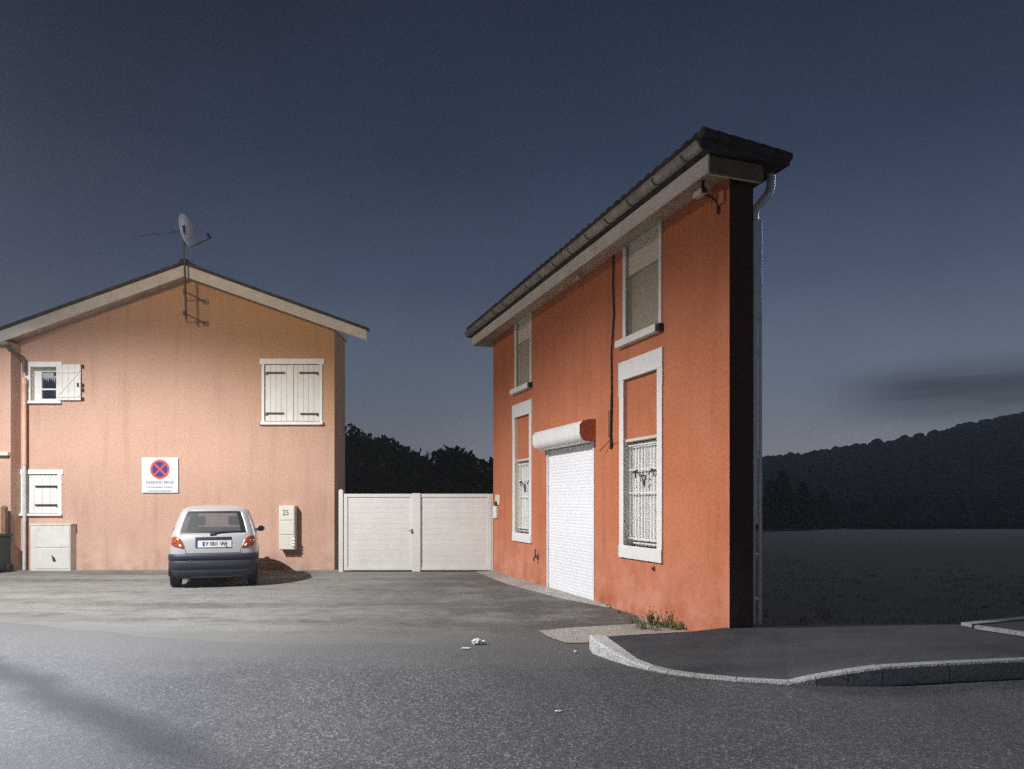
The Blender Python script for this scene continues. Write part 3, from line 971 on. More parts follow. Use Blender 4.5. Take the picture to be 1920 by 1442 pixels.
# ================================================================== GABLE HOUSE
GY = 16.5
gs = F / GY
def gx(px, Y=GY): return (px - CX) / F * Y
def gzz(py, Y=GY): return H0 + (HY - py) / F * Y
gh = empty('gable_house', 'peach rendered gable house front with pale verge boards and white shutters', 'house', (gx(345), GY, 0))
OX = gx(345)
def L(px): return gx(px) - OX
GT = 1.05
XL, XR = L(-60), L(627)
slope = .3595
ridge_z = gzz(506)
uwin = (L(58), L(111), gzz(752), gzz(688))
rwin = (L(496), L(599), gzz(791), gzz(683))
lwin = (L(47), L(109), gzz(963), gzz(889))
mb = MB()
zc = gzz(672)
wall_with_holes(mb, XL, XR, -.06, zc, 0, [(*uwin, .20, 1), (*rwin, .10, 1), (*lwin, .10, 1)])
zl = ridge_z + slope * XL; zr = ridge_z - slope * XR
mb.add([(XL, 0, zc), (XR, 0, zc), (XR, 0, zr), (0, 0, ridge_z), (XL, 0, zl)], [(0, 1, 2, 3, 4)])
mb.quad((XR, 0, -.06), (XR, GT, -.06), (XR, GT, zr), (XR, 0, zr))
mb.add([(XL, GT, -.06), (XR, GT, -.06), (XR, GT, zr), (0, GT, ridge_z), (XL, GT, zl)], [(4, 3, 2, 1, 0)])
mb.build('wall', [M['peach'], M['cream']], gh, recalc=False)
# verge boards + soffit + tiles in one plane in front of the wall
VY = -.30                                       # overhang
VZ = GY + VY
def vx(px): return gx(px, VZ) - OX
def vz(py): return gzz(py, VZ)
bd = MB()
xr_, zr_t, zr_b = vx(687), vz(619), vz(638)
xt, zt_t, zt_b = vx(345), vz(496.5), vz(518)
xl_ = vx(-70); zl_t = zt_t + (xl_ - xt) * (zt_t - zr_t) / (xr_ - xt) * 1.0; zl_b = zl_t - (zt_t - zt_b)
bd.prism([(xl_, VY, zl_b), (xt, VY, zt_b), (xr_, VY, zr_b), (xr_, VY, zr_t), (xt, VY, zt_t), (xl_, VY, zl_t)], (0, .03, 0))
bd.build('verge_board', M['board'], gh, bevel=.003)
so = MB()
kx = (XR + .02 - xt) / (xr_ - xt)
zk_b, zk_t = zt_b + (zr_b - zt_b) * kx, zt_t + (zr_t - zt_t) * kx
so.prism([(xl_, VY + .031, zl_b + .03), (xt, VY + .031, zt_b + .03), (XR + .02, VY + .031, zk_b + .03), (XR + .02, VY + .031, zk_t - .02), (xt, VY + .031, zt_t - .02), (xl_, VY + .031, zl_t - .02)], (0, GT + .5, 0))
so.build('soffit', M['soffit'], gh)
tl = MB()
nt_ = 46
def roofline(x):
    return zt_t - abs(x - xt) * ((zt_t - zr_t) / (xr_ - xt))
for side in (-1, 1):
    xe = (xr_ + .06) if side > 0 else (xl_ - .06)
    for k in range(nt_):
        a = xt + (xe - xt) * k / nt_; b = xt + (xe - xt) * (k + 1) / nt_
        za, zb2 = roofline(a), roofline(b)
        e = .012
        tl.prism([(a, VY - .05, za + .003), (b, VY - .05, zb2 + .003), (b, VY - .05, zb2 + .055 + e), (a, VY - .05, za + .062 - e * .2)], (0, GT + .85 if b < XR + .02 else .12, 0))
tl.prism([(xt - .10, VY - .055, zt_t + .03), (xt + .13, VY - .055, zt_t + .02), (xt + .10, VY - .055, zt_t + .11), (xt + .02, VY - .055, zt_t + .14), (xt - .06, VY - .055, zt_t + .10)], (0, GT + .86, 0))
tl.build('roof', M['tile'], gh, recalc=True)
# small vent / lamp on the left verge board
# --- upper left window, one shutter folded back on the wall
u0, u1, z0, z1 = uwin
def surround(o, jl, jr, lint, sill, out=.022, ear=.03, name='window'):
    u0, u1, z0, z1 = o
    fr = MB()
    fr.box(u0 - jl - ear, u1 + jr + ear, -out - .004, .012, z1, z1 + lint)
    fr.box(u0 - jl, u0, -out, .012, z0, z1)
    if jr: fr.box(u1, u1 + jr, -out, .012, z0, z1)
    w = fr.build(name, M['white'], gh, bevel=.004)
    s = MB(); s.box(u0 - jl - .02, u1 + jr + .02, -.07, .012, z0 - sill, z0)
    s.build('sill', M['white'], w, bevel=.006)
    return w
w = surround(uwin, .13, .05, .115, .06, ear=.02)
fr = MB()
fr.box(u0, u0 + .16, .13, .19, z0, z1); fr.box(u1 - .035, u1, .13, .19, z0, z1); fr.box(u0 + .16, u1 - .035, .13, .19, z0, z0 + .07); fr.box(u0 + .16, u1 - .035, .13, .19, z1 - .09, z1)
fr.box(u0 + .16, u1 - .035, .125, .18, z0 + .27, z0 + .305)
fr.build('frame', M['white'], w, bevel=.004)
pn = MB(); pn.box(u0 + .16, u1 - .035, .176, .186, z0 + .07, z1 - .09)
pn.build('pane', M['pane'], w)
cu = MB()
for k in range(9):
    a = u0 + .165 + k * .048
    cu.add([(a, .170, z1 - .09), (a + .048, .170, z1 - .09), (a + .048, .170, z1 - .20), (a + .024, .168, z1 - .27 - .03 * (k % 3)), (a, .170, z1 - .20)], [(0, 1, 2, 3, 4)])
cu.build('curtain', M['curtain'], w)
def shutter(x0, x1, z0, z1, y, hinges, planks=5, mat=None, flipz=False, parent=None, rails=True, diag=False):
    s = MB()
    for k in range(planks):
        a = x0 + (x1 - x0) * k / planks; b = x0 + (x1 - x0) * (k + 1) / planks
        s.box(a + .0025, b - .0025, y - .028, y, z0, z1)
    if rails:
        for z in (z0 + .12 * (z1 - z0), z0 + .80 * (z1 - z0)):
            s.box(x0 + .02, x1 - .02, y - .042, y - .0285, z - .03, z + .03)
    if diag:
        s.prism([(x0 + .04, y - .041, z0 + .17 * (z1 - z0)), (x0 + .10, y - .041, z0 + .17 * (z1 - z0)), (x1 - .04, y - .041, z0 + .74 * (z1 - z0)), (x1 - .10, y - .041, z0 + .74 * (z1 - z0))], (0, .012, 0))
    o = s.build('shutter', mat or M['pvc'], parent, bevel=.002)
    for (a, b, z) in hinges:
        h = MB()
        h.box(min(a, b), max(a, b), y - .052, y - .043, z - .019, z + .019)
        h.box(a - .018, a + .018, y - .054, y - .02, z - .045, z + .019)
        h.build('hinge', M['iron'], parent)
    return o
sx0, sx1, sz0, sz1 = L(108), L(154), gzz(751), gzz(684)
so_ = shutter(sx0, sx1, sz0, sz1, -.03, [], 4, parent=w, diag=True)
for z in (gzz(687), gzz(722), gzz(731), gzz(748)):
    h = MB(); h.box(sx1 + .002, sx1 + .05, -.06, -.015, z - .03, z + .03); h.build('catch', M['iron'], w)
h = MB(); h.box(L(148), L(151), -.085, -.072, gzz(726), gzz(719)); h.build('latch', M['iron'], w)
for z in (gzz(702), gzz(738)):
    h = MB(); h.box(L(103.5), L(107), -.06, -.02, z - .04, z + .04); h.build('hinge', M['iron'], w)
# --- right window with two closed shutters
w = surround(rwin, .06, .07, .125, .07, ear=.045)
u0, u1, z0, z1 = rwin
um = (u0 + u1) / 2
shutter(u0 + .01, um - .006, z0 + .02, z1 - .01, .045, [(L(500), L(534), gzz(699)), (L(500), L(532), gzz(775))], 5, parent=w, rails=False)
shutter(um + .006, u1 - .01, z0 + .02, z1 - .01, .045, [(L(595), L(561), gzz(699)), (L(595), L(563), gzz(776))], 5, parent=w, rails=False)
mb = MB(); mb.box(um - .03, um + .03, .0, .0165, z0 + .02, z1 - .01); mb.build('cover_strip', M['pvc'], w, bevel=.003)
for px in (489, 604):
    mb = MB(); mb.box(L(px) - .02, L(px) + .02, -.03, 0, gzz(795) - .03, gzz(795) + .03); mb.build('shutter_stop', M['iron'], w)
# --- lower left window
w = surround(lwin, .085, .09, .10, .05, ear=.035)
u0, u1, z0, z1 = lwin
shutter(u0 + .01, u1 - .01, z0 + .01, z1 - .07, .045, [(L(107), L(66), gzz(912)), (L(107), L(66), gzz(947))], 4, parent=w, rails=False)
mb = MB(); mb.box(u0 + .01, u1 - .01, .02, .05, z1 - .065, z1 - .01); mb.build('shutter_head', M['white'], w, bevel=.003)

# --- neighbour on the left edge: front a little nearer than the gable wall, with gutter and pipe
NYY = GY - .34
nb = empty('neighbour_house', 'pale pink house edge with a ledge and a downpipe beside the gable wall', 'house', (gx(20, NYY), NYY, 0))
NO = gx(20, NYY)
mb = MB()
nbx = gx(-420, NYY) - NO
ztop = gzz(642, NYY)
wall_with_holes(mb, nbx, 0, -.06, ztop, 0, [])
mb.quad((0, 0, -.06), (0, .338, -.06), (0, .338, ztop), (0, 0, ztop))
mb.quad((nbx, 0, ztop), (0, 0, ztop), (0, .338, ztop), (nbx, .338, ztop))
mb.build('wall', M['peach'], nb, recalc=False)
mb = MB(); mb.box(nbx, .0, -.10, -.001, gzz(852, NYY) - .03, gzz(852, NYY) + .05); mb.build('ledge', M['cream'], nb, bevel=.01)
mb = MB()
gzt = gzz(643, NYY)
prr = [(-.09 + math.cos(t) * .07, gzt + math.sin(t) * .07) for t in [R(180 + 18 * k) for k in range(11)]]
for a, b in zip(prr, prr[1:]): mb.quad((nbx, a[0], a[1]), (.02, a[0], a[1]), (.02, b[0], b[1]), (nbx, b[0], b[1]))
mb.prism([(.02, a, b) for a, b in prr], (.004, 0, 0))
mb.build('gutter', M['zinc'], nb, smooth=True)
mb = MB()
PX = .155
mb.tube(arc([(-.02, -.09, gzt - .05), (-.02, -.06, gzt - .14), (PX, .22, gzt - .30), (PX, .22, gzz(700))], .05), .036, 10)
d1 = mb.build('downpipe', M['steel'], nb, smooth=True)
mb = MB(); mb.tube([(PX, .22, gzz(716)), (PX, .22, gzz(872))], .044, 12); mb.tube([(PX, .22, gzz(710)), (PX, .22, gzz(722))], .054, 12); mb.build('painted_length', M['pipe_pink'], d1, smooth=True)
mb = MB(); mb.tube([(PX, .22, gzz(868)), (PX, .22, .02)], .036, 12); mb.build('metal_length', M['pipe'], d1, smooth=True)

# --- electricity cabinet at the foot of the wall
c = empty('meter_cabinet', 'pale two part meter cabinet with a dark hole at the foot of the peach wall', 'cabinet', ((gx(57, GY - .22) + gx(132, GY - .22)) / 2, GY - .22, 0))
hw = (gx(132, GY - .22) - gx(57, GY - .22)) / 2
zt_ = gzz(985, GY - .22); zm = gzz(1027, GY - .22)
mb = MB(); mb.box(-hw, hw, .0, .218, 0, zt_); mb.box(-hw - .02, hw + .02, -.015, .216, zt_ + .001, zt_ + .035); mb.build('case', M['box'], c, bevel=.008)
mb = MB(); mb.box(-hw + .10, hw - .02, -.012, -.0015, zm + .012, zt_ - .02); mb.build('upper_door', M['box'], c, bevel=.004)
mb = MB(); mb.box(-hw + .10, hw - .02, -.012, -.0015, .05, zm - .012)
ldo = mb.build('lower_door', M['box'], c, bevel=.004)
hx_ = gx(102, GY - .22) - c.location.x; hz_ = gzz(1047, GY - .22)
mb = MB(); mb.prism([(hx_ - .06, -.0135, hz_ + .08), (hx_ + .01, -.0135, hz_ + .02), (hx_ + .05, -.0135, hz_ - .07), (hx_ - .02, -.0135, hz_ - .07)], (0, -.004, 0)); mb.build('hole', M['black'], ldo)

# --- letterboxes 25
ly = GY - .20
lx0, lx1 = gx(523, ly), gx(552.5, ly)
c = empty('letterbox', 'tall pale letterbox unit of three stacked boxes with the number 25', 'letterbox', ((lx0 + lx1) / 2, ly, 0))
hw = (lx1 - lx0) / 2
zz = [gzz(1031, ly), gzz(1003, ly), gzz(976, ly), gzz(948, ly)]
mb = MB(); mb.box(-hw, hw, 0, .198, zz[0], zz[3]); mb.build('case', M['mail'], c, bevel=.005)
for k in range(3):
    mb = MB(); mb.box(-hw + .012, hw - .012, -.014, -.0015, zz[k] + .012, zz[k + 1] - .012)
    fo = mb.build('flap', M['mail'], c, bevel=.004)
    if k == 0:
        mb = MB()
        for z in (.08, .15, .22): mb.box(hw - .06, hw + .012, -.03, -.0155, zz[0] + z, zz[0] + z + .05)
        mb.build('lock', M['white'], fo, bevel=.003)
    mb = MB(); mb.box(-hw + .02, hw - .02, -.006, -.0016, zz[k + 1] - .016, zz[k + 1] - .0122); mb.build('slot', M['rust'], fo)
text('number', '25', .17, M['black'], c, (-.02, -.0165, zz[2] + .17), sx=.85)

# --- parking sign
sy = GY - .03
c = empty('parking_sign', 'white square sign with a round red and blue no stopping symbol', 'sign', (gx(300, sy), sy, gzz(891, sy)))
hw = gx(334, sy) - gx(300, sy)
hh = gzz(858, sy) - gzz(891, sy)
mb = MB(); mb.box(-hw, hw, -.004, .006, -hh, hh); mb.build('board', M['signwhite'], c, bevel=.003)
sr = .222; scz = gzz(880, sy) - gzz(891, sy)
mb = MB()
mb.lathe([(-.0045, sr), (-.0065, sr), (-.0065, 0)], (0, 0, scz), 'y', 40); sd = mb.build('symbol_ring', M['red'], c)
mb = MB()
for a in (45, 135, 225, 315):
    pts = []
    rr = sr * .78; wbar = sr * .085
    for k in range(13):
        t = R(a - 45 + 90 * k / 12)
        pts.append((math.cos(t) * rr, math.sin(t) * rr))
    # sector of the disc between the two bars of the cross
    m0 = R(a)
    pp = [(math.cos(m0) * wbar * 1.6, math.sin(m0) * wbar * 1.6)]
    for k in range(13):
        t = R(a - 45 + 90 * k / 12)
        off = math.asin(wbar / rr)
        t = max(R(a - 45) + off, min(R(a + 45) - off, t))
        pp.append((math.cos(t) * rr, math.sin(t) * rr))
    # sectors point up, left, down and right
    rot = R(45)
    pp = [(x * math.cos(rot) - y * math.sin(rot), x * math.sin(rot) + y * math.cos(rot)) for x, y in pp]
    mb.prism([(x, -.0068, scz + z) for x, z in pp], (0, -.0015, 0))
mb.build('symbol_field', M['blue'], sd)
text('lettering', 'PARKING PRIVÉ', .092, M['navy'], c, (0, -.0055, gzz(905, sy) - gzz(891, sy)), sx=.98)
text('lettering', 'STATIONNEMENT INTERDIT', .048, M['navy'], c, (0, -.0055, gzz(914, sy) - gzz(891, sy)), sx=.95)
text('lettering', "SOUS PEINE D'ENLÈVEMENT", .046, M['navy'], c, (0, -.0055, gzz(921, sy) - gzz(891, sy)), sx=.95)

# --- aerial mast with a dish
ay = VZ - .12
c = empty('satellite_aerial', 'thin metal mast with a pale satellite dish above the gable peak', 'aerial', (gx(346, ay), ay, gzz(598, ay)))
def az(py): return gzz(py, ay) - gzz(598, ay)
def ax(px): return gx(px, ay) - gx(346, ay)
mb = MB(); mb.tube([(ax(349), 0, 0), (ax(347.5), 0, az(545)), (ax(345.5), 0, az(470)), (ax(344.5), 0, az(415))], .022, 10); ms = mb.build('mast', M['steel'], c, smooth=True)
for py in (547, 588):
    mb = MB()
    mb.tube([(ax(347), .0, az(py)), (ax(371), .40, az(py + 10))], .013, 8); mb.tube([(ax(347), .0, az(py)), (ax(335), .40, az(py + 8))], .011, 8)
    mb.tube([(ax(347), -.03, az(py) - .05), (ax(347), -.03, az(py) + .05)], .032, 10)
    mb.box(ax(366), ax(376), .39, .40, az(py + 14), az(py + 6))
    mb.build('bracket', M['steel'], c, smooth=True)
dsh = MB()
nr, na = 7, 28
dr = .375
vs = []; fs = []
D = Vector((.95, -.05, .17)).normalized()          # where the dish looks
A = D.cross(Vector((0, 0, 1))).normalized(); B = A.cross(D).normalized()
cc = Vector((ax(352), -.05, az(436)))
for layer in (0, 1):
    for i in range(nr + 1):
        r = dr * i / nr
        for k in range(na):
            t = 2 * math.pi * k / na
            vs.append(cc + (A * math.cos(t) * r * .93 + B * math.sin(t) * r) + D * (.085 * (r / dr) ** 2 - .06 - .012 * layer))
    o_ = layer * (nr + 1) * na
    for i in range(nr):
        for k in range(na):
            fs.append((o_ + i * na + k, o_ + i * na + (k + 1) % na, o_ + (i + 1) * na + (k + 1) % na, o_ + (i + 1) * na + k))
for k in range(na):
    o2 = (nr + 1) * na
    fs.append((nr * na + k, nr * na + (k + 1) % na, o2 + nr * na + (k + 1) % na, o2 + nr * na + k))
dsh.add(vs, fs)
dso = dsh.build('dish', M['dish'], c, smooth=True)
mb = MB()
pb = cc - B * .36 + D * .02
pl = cc + D * .50 - B * .24
mb.tube([pb, pl], .012, 8); mb.tube([pl, pl + B * .10 - D * .05], .03, 10)
mb.build('feed_arm', M['iron'], dso, smooth=True)
mb = MB(); mb.tube([cc - D * .07, (ax(345), 0, az(430))], .03, 8); mb.tube([(ax(345), 0, az(445)), cc - B * .3 - D * .05], .014, 8); mb.box(ax(342.5), ax(349), -.05, .05, az(440), az(424))
mb.build('dish_mount', M['iron'], c)
mb = MB()
mb.tube([(ax(344.8), .0, az(433)), (ax(232), .35, az(434))], .005, 6)
for px, hl in ((236, .10), (252, .10), (268, .11), (284, .12), (322, .16), (328, .18)):
    y_ = .35 * (345 - px) / 113
    mb.tube([(ax(px), y_ - hl, az(433.5)), (ax(px), y_ + hl, az(433.5))], .004, 5)
mb.build('yagi_antenna', M['steel'], c)

# --- things at the left edge: timber post and dark bin
c = empty('wheelie_bin', 'dark wheeled bin standing against the pale pink wall', 'bin', (gx(-20, 15.75), 15.75, .004))
mb = MB()
mb.add([(-.24, -.24, .06), (.24, -.24, .06), (.24, .24, .06), (-.24, .24, .06), (-.29, -.32, .78), (.29, -.32, .78), (.29, .30, .78), (-.29, .30, .78)], [(3, 2, 1, 0), (4, 5, 6, 7), (0, 1, 5, 4), (1, 2, 6, 5), (2, 3, 7, 6), (3, 0, 4, 7)])
mb.build('body', M['bin'], c, bevel=.02)
mb = MB(); mb.prism([(-.31, -.35, .785), (-.31, .32, .80), (-.31, .30, .85), (-.31, -.30, .85)], (.62, 0, 0)); mb.build('lid', M['bin'], c, bevel=.012)
for s_ in (-1, 1):
    mb = MB(); mb.lathe([(-.025, 0), (-.025, .09), (.025, .09), (.025, 0)], (s_ * .27, .26, .09), 'x', 16); mb.build('wheel', M['rubber'], c)
mb = MB(); mb.box(-.05, .05, -.05, .05, -.02, 1.43); mb.prism([(-.05, -.05, 1.431), (.05, -.05, 1.431), (.0, -.05, 1.47)], (0, .1, 0))
po = mb.build('timber_post', M['wood'], bevel=.006)
po.location = (gx(8, 15.98), 15.98, 0)
tag(po, 'short brown timber post behind the dark wheeled bin', 'post')

# ================================================================== GATE
ty = 16.05
c = empty('entrance_gate', 'pair of pale horizontal board gate leaves closing the gap between the houses', 'gate', (gx(780, ty), ty, 0))
def tx(px): return gx(px, ty) - gx(780, ty)
zt_, zb_g = gzz(926, ty), gzz(1069, ty)
def leaf(a, b):
    f_ = MB()
    fw_ = .085
    f_.box(a, a + fw_, -.03, .03, zb_g, zt_); f_.box(b - fw_, b, -.03, .03, zb_g, zt_)
    f_.box(a + fw_, b - fw_, -.028, .028, zt_ - .075, zt_); f_.box(a + fw_, b - fw_, -.028, .028, zb_g, zb_g + .075)
    l = f_.build('gate_leaf', M['pvc'], c, bevel=.006)
    p = MB()
    n = 13
    z0_, z1_ = zb_g + .075, zt_ - .075
    for k in range(n):
        za = z0_ + (z1_ - z0_) * k / n; zb = z0_ + (z1_ - z0_) * (k + 1) / n
        p.add([(a + fw_, -.004, za), (b - fw_, -.004, za), (b - fw_, -.0085, za + .008), (a + fw_, -.0085, za + .008), (b - fw_, -.0085, zb - .003), (a + fw_, -.0085, zb - .003), (b - fw_, -.004, zb), (a + fw_, -.004, zb)],
              [(0, 1, 2, 3), (3, 2, 4, 5), (5, 4, 6, 7)])
    p.box(a + fw_, b - fw_, -.002, .012, z0_, z1_)
    p.build('board_panel', M['pvc'], l)
    return l
l1 = leaf(tx(645), tx(777)); l2 = leaf(tx(783.5), tx(921))
mb = MB(); mb.box(tx(773), tx(789) , -.052, -.032, zb_g - .03, zt_ + .012); mb.build('meeting_post', M['pvc'], l1, bevel=.006)
mb = MB(); mb.box(tx(773) - .012, tx(773) + .012, -.066, -.053, gzz(996, ty) - .05, gzz(996, ty) + .05); mb.tube([(tx(773), -.06, gzz(995, ty)), (tx(773), -.10, gzz(995, ty)), (tx(768), -.10, gzz(995, ty))], .010, 8); mb.build('handle', M['steel'], l1)
mb = MB(); mb.box(tx(636), tx(644), -.055, .055, -.02, gzz(921, ty)); mb.prism([(tx(636) - .01, -.06, gzz(921, ty) + .001), (tx(644) + .01, -.06, gzz(921, ty) + .001), (tx(640), -.06, gzz(917, ty))], (0, .12, 0))
mb.build('gate_post', M['pvc'], c, bevel=.005)
mb = MB(); mb.box(tx(921.6), tx(924.5), -.05, .05, -.02, zt_); mb.build('gate_post', M['pvc'], c, bevel=.004)
mb = MB(); mb.box(tx(777), tx(783), -.04, .04, 0, .07); mb.build('floor_stop', M['steel'], c)

# ================================================================== CAR
def make_car():
    yaw = math.atan2(-(490 - 960), 1360)             # parallel to the orange wall
    root = empty('parked_car', 'small silver white hatchback with a dark bumper parked nose to the peach wall', 'car', (gx(400, 12.95), 12.95, .004), yaw)
    T = [(.19, .66, .12, 3.02, .12), (.26, .71, .06, 3.08, .14), (.40, .740, .02, 3.14, .16), (.60, .748, .01, 3.16, .17), (.75, .745, .03, 3.12, .17),
         (.88, .738, .06, 3.00, .16), (.94, .728, .085, 2.84, .15), (.985, .712, .115, 2.42, .14), (1.02, .702, .135, 2.36, .135), (1.18, .652, .225, 2.08, .125),
         (1.34, .590, .315, 1.78, .115), (1.375, .570, .345, 1.70, .115), (1.42, .535, .40, 1.56, .12), (1.455, .47, .52, 1.38, .13), (1.475, .36, .72, 1.20, .13), (1.485, .20, .92, 1.05, .08)]
    zs = [.19, .26, .33, .40, .47, .54, .60, .68, .75, .82, .88, .94, .985, 1.02, 1.10, 1.18, 1.26, 1.34, 1.375, 1.40, 1.42, 1.44, 1.455, 1.466, 1.475, 1.481, 1.485]
    def par(z):
        for a, b in zip(T, T[1:]):
            if z <= b[0] + 1e-9:
                t = (z - a[0]) / (b[0] - a[0])
                return [a[i] + (b[i] - a[i]) * t for i in range(1, 5)]
        return list(T[-1][1:])
    NR, NC, NS, NF = 12, 6, 30, 12
    def outline(z, off=0.):
        w, yr, yf, r = par(z)
        L_ = yf - yr
        pts = []
        def crown(x, y):
            k = (x / max(w, .01)) ** 2
            ym = (yr + yf) / 2
            if y < ym: y2 = y + .075 * k * (1 - (y - yr) / (ym - yr)) ** 2
            else: y2 = y - .26 * k * (1 - (yf - y) / (yf - ym)) ** 2 * min(1, L_ / 2.2)
            q = (y - ym) / (L_ / 2)
            x2 = x * (1 - (.035 if q < 0 else .075) * abs(q) ** 3)
            return x2, y2
        for k in range(NR + 1):
            pts.append((-(w - r) + 2 * (w - r) * k / NR, yr))
        for k in range(1, NC + 1):
            t = R(90) * k / NC
            pts.append((w - r + r * math.sin(t), yr + r - r * math.cos(t)))
        for k in range(1, NS + 1):
            pts.append((w, yr + r + (L_ - 2 * r) * k / NS))
        for k in range(1, NC + 1):
            t = R(90) * k / NC
            pts.append((w - r + r * math.cos(t), yf - r + r * math.sin(t)))
        for k in range(1, NF + 1):
            pts.append(((w - r) - 2 * (w - r) * k / NF, yf))
        for k in range(1, NC + 1):
            t = R(90) * k / NC
            pts.append((-(w - r) - r * math.sin(t), yf - r + r * math.cos(t)))
        for k in range(1, NS + 1):
            pts.append((-w, yf - r - (L_ - 2 * r) * k / NS))
        for k in range(1, NC):
            t = R(90) * k / NC
            pts.append((-(w - r) - r * math.cos(t), yr + r - r * math.sin(t)))
        out = [crown(*p) for p in pts]
        if off:
            n = len(out); res = []
            for i in range(n):
                a, b = Vector(out[i - 1]), Vector(out[(i + 1) % n])
                t = (b - a).normalized()
                res.append((out[i][0] + t.y * off, out[i][1] - t.x * off))
            out = res
        return out
    rows = [outline(z) for z in zs]
    n = len(rows[0])
    S0 = NR + NC                 # first index of right side
    F0 = S0 + NS + NC            # front
    Lc = F0 + NF + NC            # left side start
    body, glass, trim = MB(), {}, MB()
    wheels = [(.52, .27), (2.60, .27)]
    iz0, iz1 = zs.index(.985), zs.index(1.375)
    def kind(i, j):
        if not (iz0 <= j < iz1):
            return 'body'
        rim_row = j == iz0 or j == iz1 - 1
        if 0 <= i < NR:
            return 'trim' if (rim_row or i in (0, NR - 1)) else 'rear_window'
        if F0 <= i < F0 + NF:
            return 'trim' if (rim_row or i in (F0, F0 + NF - 1)) else 'windscreen'
        for st, nm in ((S0, 1), (Lc, -1)):
            if st <= i < st + NS:
                k = i - st
                if nm < 0: k = NS - 1 - k
                if 2 <= k <= 9: return 'trim' if rim_row or k in (2, 9) else 'side_window_a%d' % nm
                if 11 <= k <= 25: return 'trim' if rim_row or k in (11, 25) else 'side_window_b%d' % nm
        return 'body'
    for j in range(len(zs) - 1):
        for i in range(n):
            a, b = rows[j][i], rows[j][(i + 1) % n]
            c_, d_ = rows[j + 1][(i + 1) % n], rows[j + 1][i]
            q = [(a[0], a[1], zs[j]), (b[0], b[1], zs[j]), (c_[0], c_[1], zs[j + 1]), (d_[0], d_[1], zs[j + 1])]
            ym = sum(p[1] for p in q) / 4; zm_ = sum(p[2] for p in q) / 4; xm = sum(p[0] for p in q) / 4
            if abs(xm) > .5 and any(math.hypot(ym - wy, zm_ - wz) < .315 for wy, wz in wheels):
                continue
            kd = kind(i, j)
            if kd == 'body': body.quad(*q)
            elif kd == 'trim': trim.quad(*q)
            else: glass.setdefault(kd, MB()).quad(*q)
    body.add([(p[0], p[1], zs[-1]) for p in rows[-1]], [tuple(range(n))])
    def weld(o, d=.0004):
        bm = bmesh.new(); bm.from_mesh(o.data)
        bmesh.ops.remove_doubles(bm, verts=bm.verts, dist=d)
        bmesh.ops.recalc_face_normals(bm, faces=bm.faces)
        bm.to_mesh(o.data); bm.free()
        return o
    bo = weld(body.build('body', M['carpaint'], root, smooth='all', recalc=False))
    so_ = bo.modifiers.new('thick', 'SOLIDIFY'); so_.thickness = .012; so_.offset = -1
    to = weld(trim.build('window_seal', M['black'], root, smooth='all', recalc=False))
    for k_, g_ in glass.items():
        nm = k_ if not k_.startswith('side') else 'side_window'
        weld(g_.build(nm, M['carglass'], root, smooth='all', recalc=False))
    def yrear(x, z, off=0.):
        o = outline(z, off)
        best = None
        pts = [p for p in o[:S0 + 3]] + [p for p in o[-NC - 2:]]
        pts = sorted(pts, key=lambda p: p[0])
        for a, b in zip(pts, pts[1:]):
            if a[0] <= x <= b[0] and b[0] > a[0]:
                return a[1] + (b[1] - a[1]) * (x - a[0]) / (b[0] - a[0])
        return pts[0][1] if x < pts[0][0] else pts[-1][1]
    # bumper, wrapping round both rear corners
    bz = [.20, .215, .33, .335, .345, .35, .49, .50, .515, .52, .60, .62]
    bo_off = [.015, .028, .034, .028, .028, .034, .034, .022, .022, .034, .030, .010]
    bm_ = MB()
    idx = list(range(n - NC - 9, n)) + list(range(0, S0 + 10))
    prev = None
    for z, of in zip(bz, bo_off):
        o = outline(z, of)
        cur = [(o[i % n][0], o[i % n][1], z) for i in idx]
        cur = [(p[0], p[1], p[2]) for p in cur]
        if prev:
            for k in range(len(cur) - 1):
                ym = (cur[k][1] + cur[k + 1][1]) / 2
                if math.hypot(ym - .52, z - .27) < .30 and abs(cur[k][0]) > .5: continue
                if ym > .52: continue
                bm_.quad(prev[k], prev[k + 1], cur[k + 1], cur[k])
        prev = cur
    weld(bm_.build('rear_bumper', M['bumper'], root, smooth=True, recalc=False))
    # tail lamps: teardrops wrapping the corners
    def patch(poly, off, res=10):
        """polygon (x,z) laid on the rear of the body as a fan"""
        mb = MB()
        cxx = sum(p[0] for p in poly) / len(poly); czz = sum(p[1] for p in poly) / len(poly)
        rings = []
        for k in (1., .8, .5):
            rings.append([(cxx + (x - cxx) * k, czz + (z - czz) * k) for x, z in poly])
        lift = [off * .2, off, off * 1.25]
        vs = []
        for rg, lf in zip(rings, lift):
            for x, z in rg: vs.append((x, yrear(x, z) - lf, z))
        m = len(poly)
        fs = [(r_ * m + k, r_ * m + (k + 1) % m, (r_ + 1) * m + (k + 1) % m, (r_ + 1) * m + k) for r_ in range(2) for k in range(m)]
        vs.append((cxx, yrear(cxx, czz) - off * 1.3, czz))
        fs += [(2 * m + k, 2 * m + (k + 1) % m, 3 * m) for k in range(m)]
        return mb.add(vs, fs)
    def curve(keys, nper=4):
        out = []
        K = len(keys)
        for i in range(K):
            p0, p1, p2, p3 = [Vector(keys[(i + j) % K]) for j in (-1, 0, 1, 2)]
            for k in range(nper):
                t = k / nper
                out.append(tuple(.5 * ((2 * p1) + (p2 - p0) * t + (2 * p0 - 5 * p1 + 4 * p2 - p3) * t * t + (3 * p1 - p0 - 3 * p2 + p3) * t ** 3)))
        return out
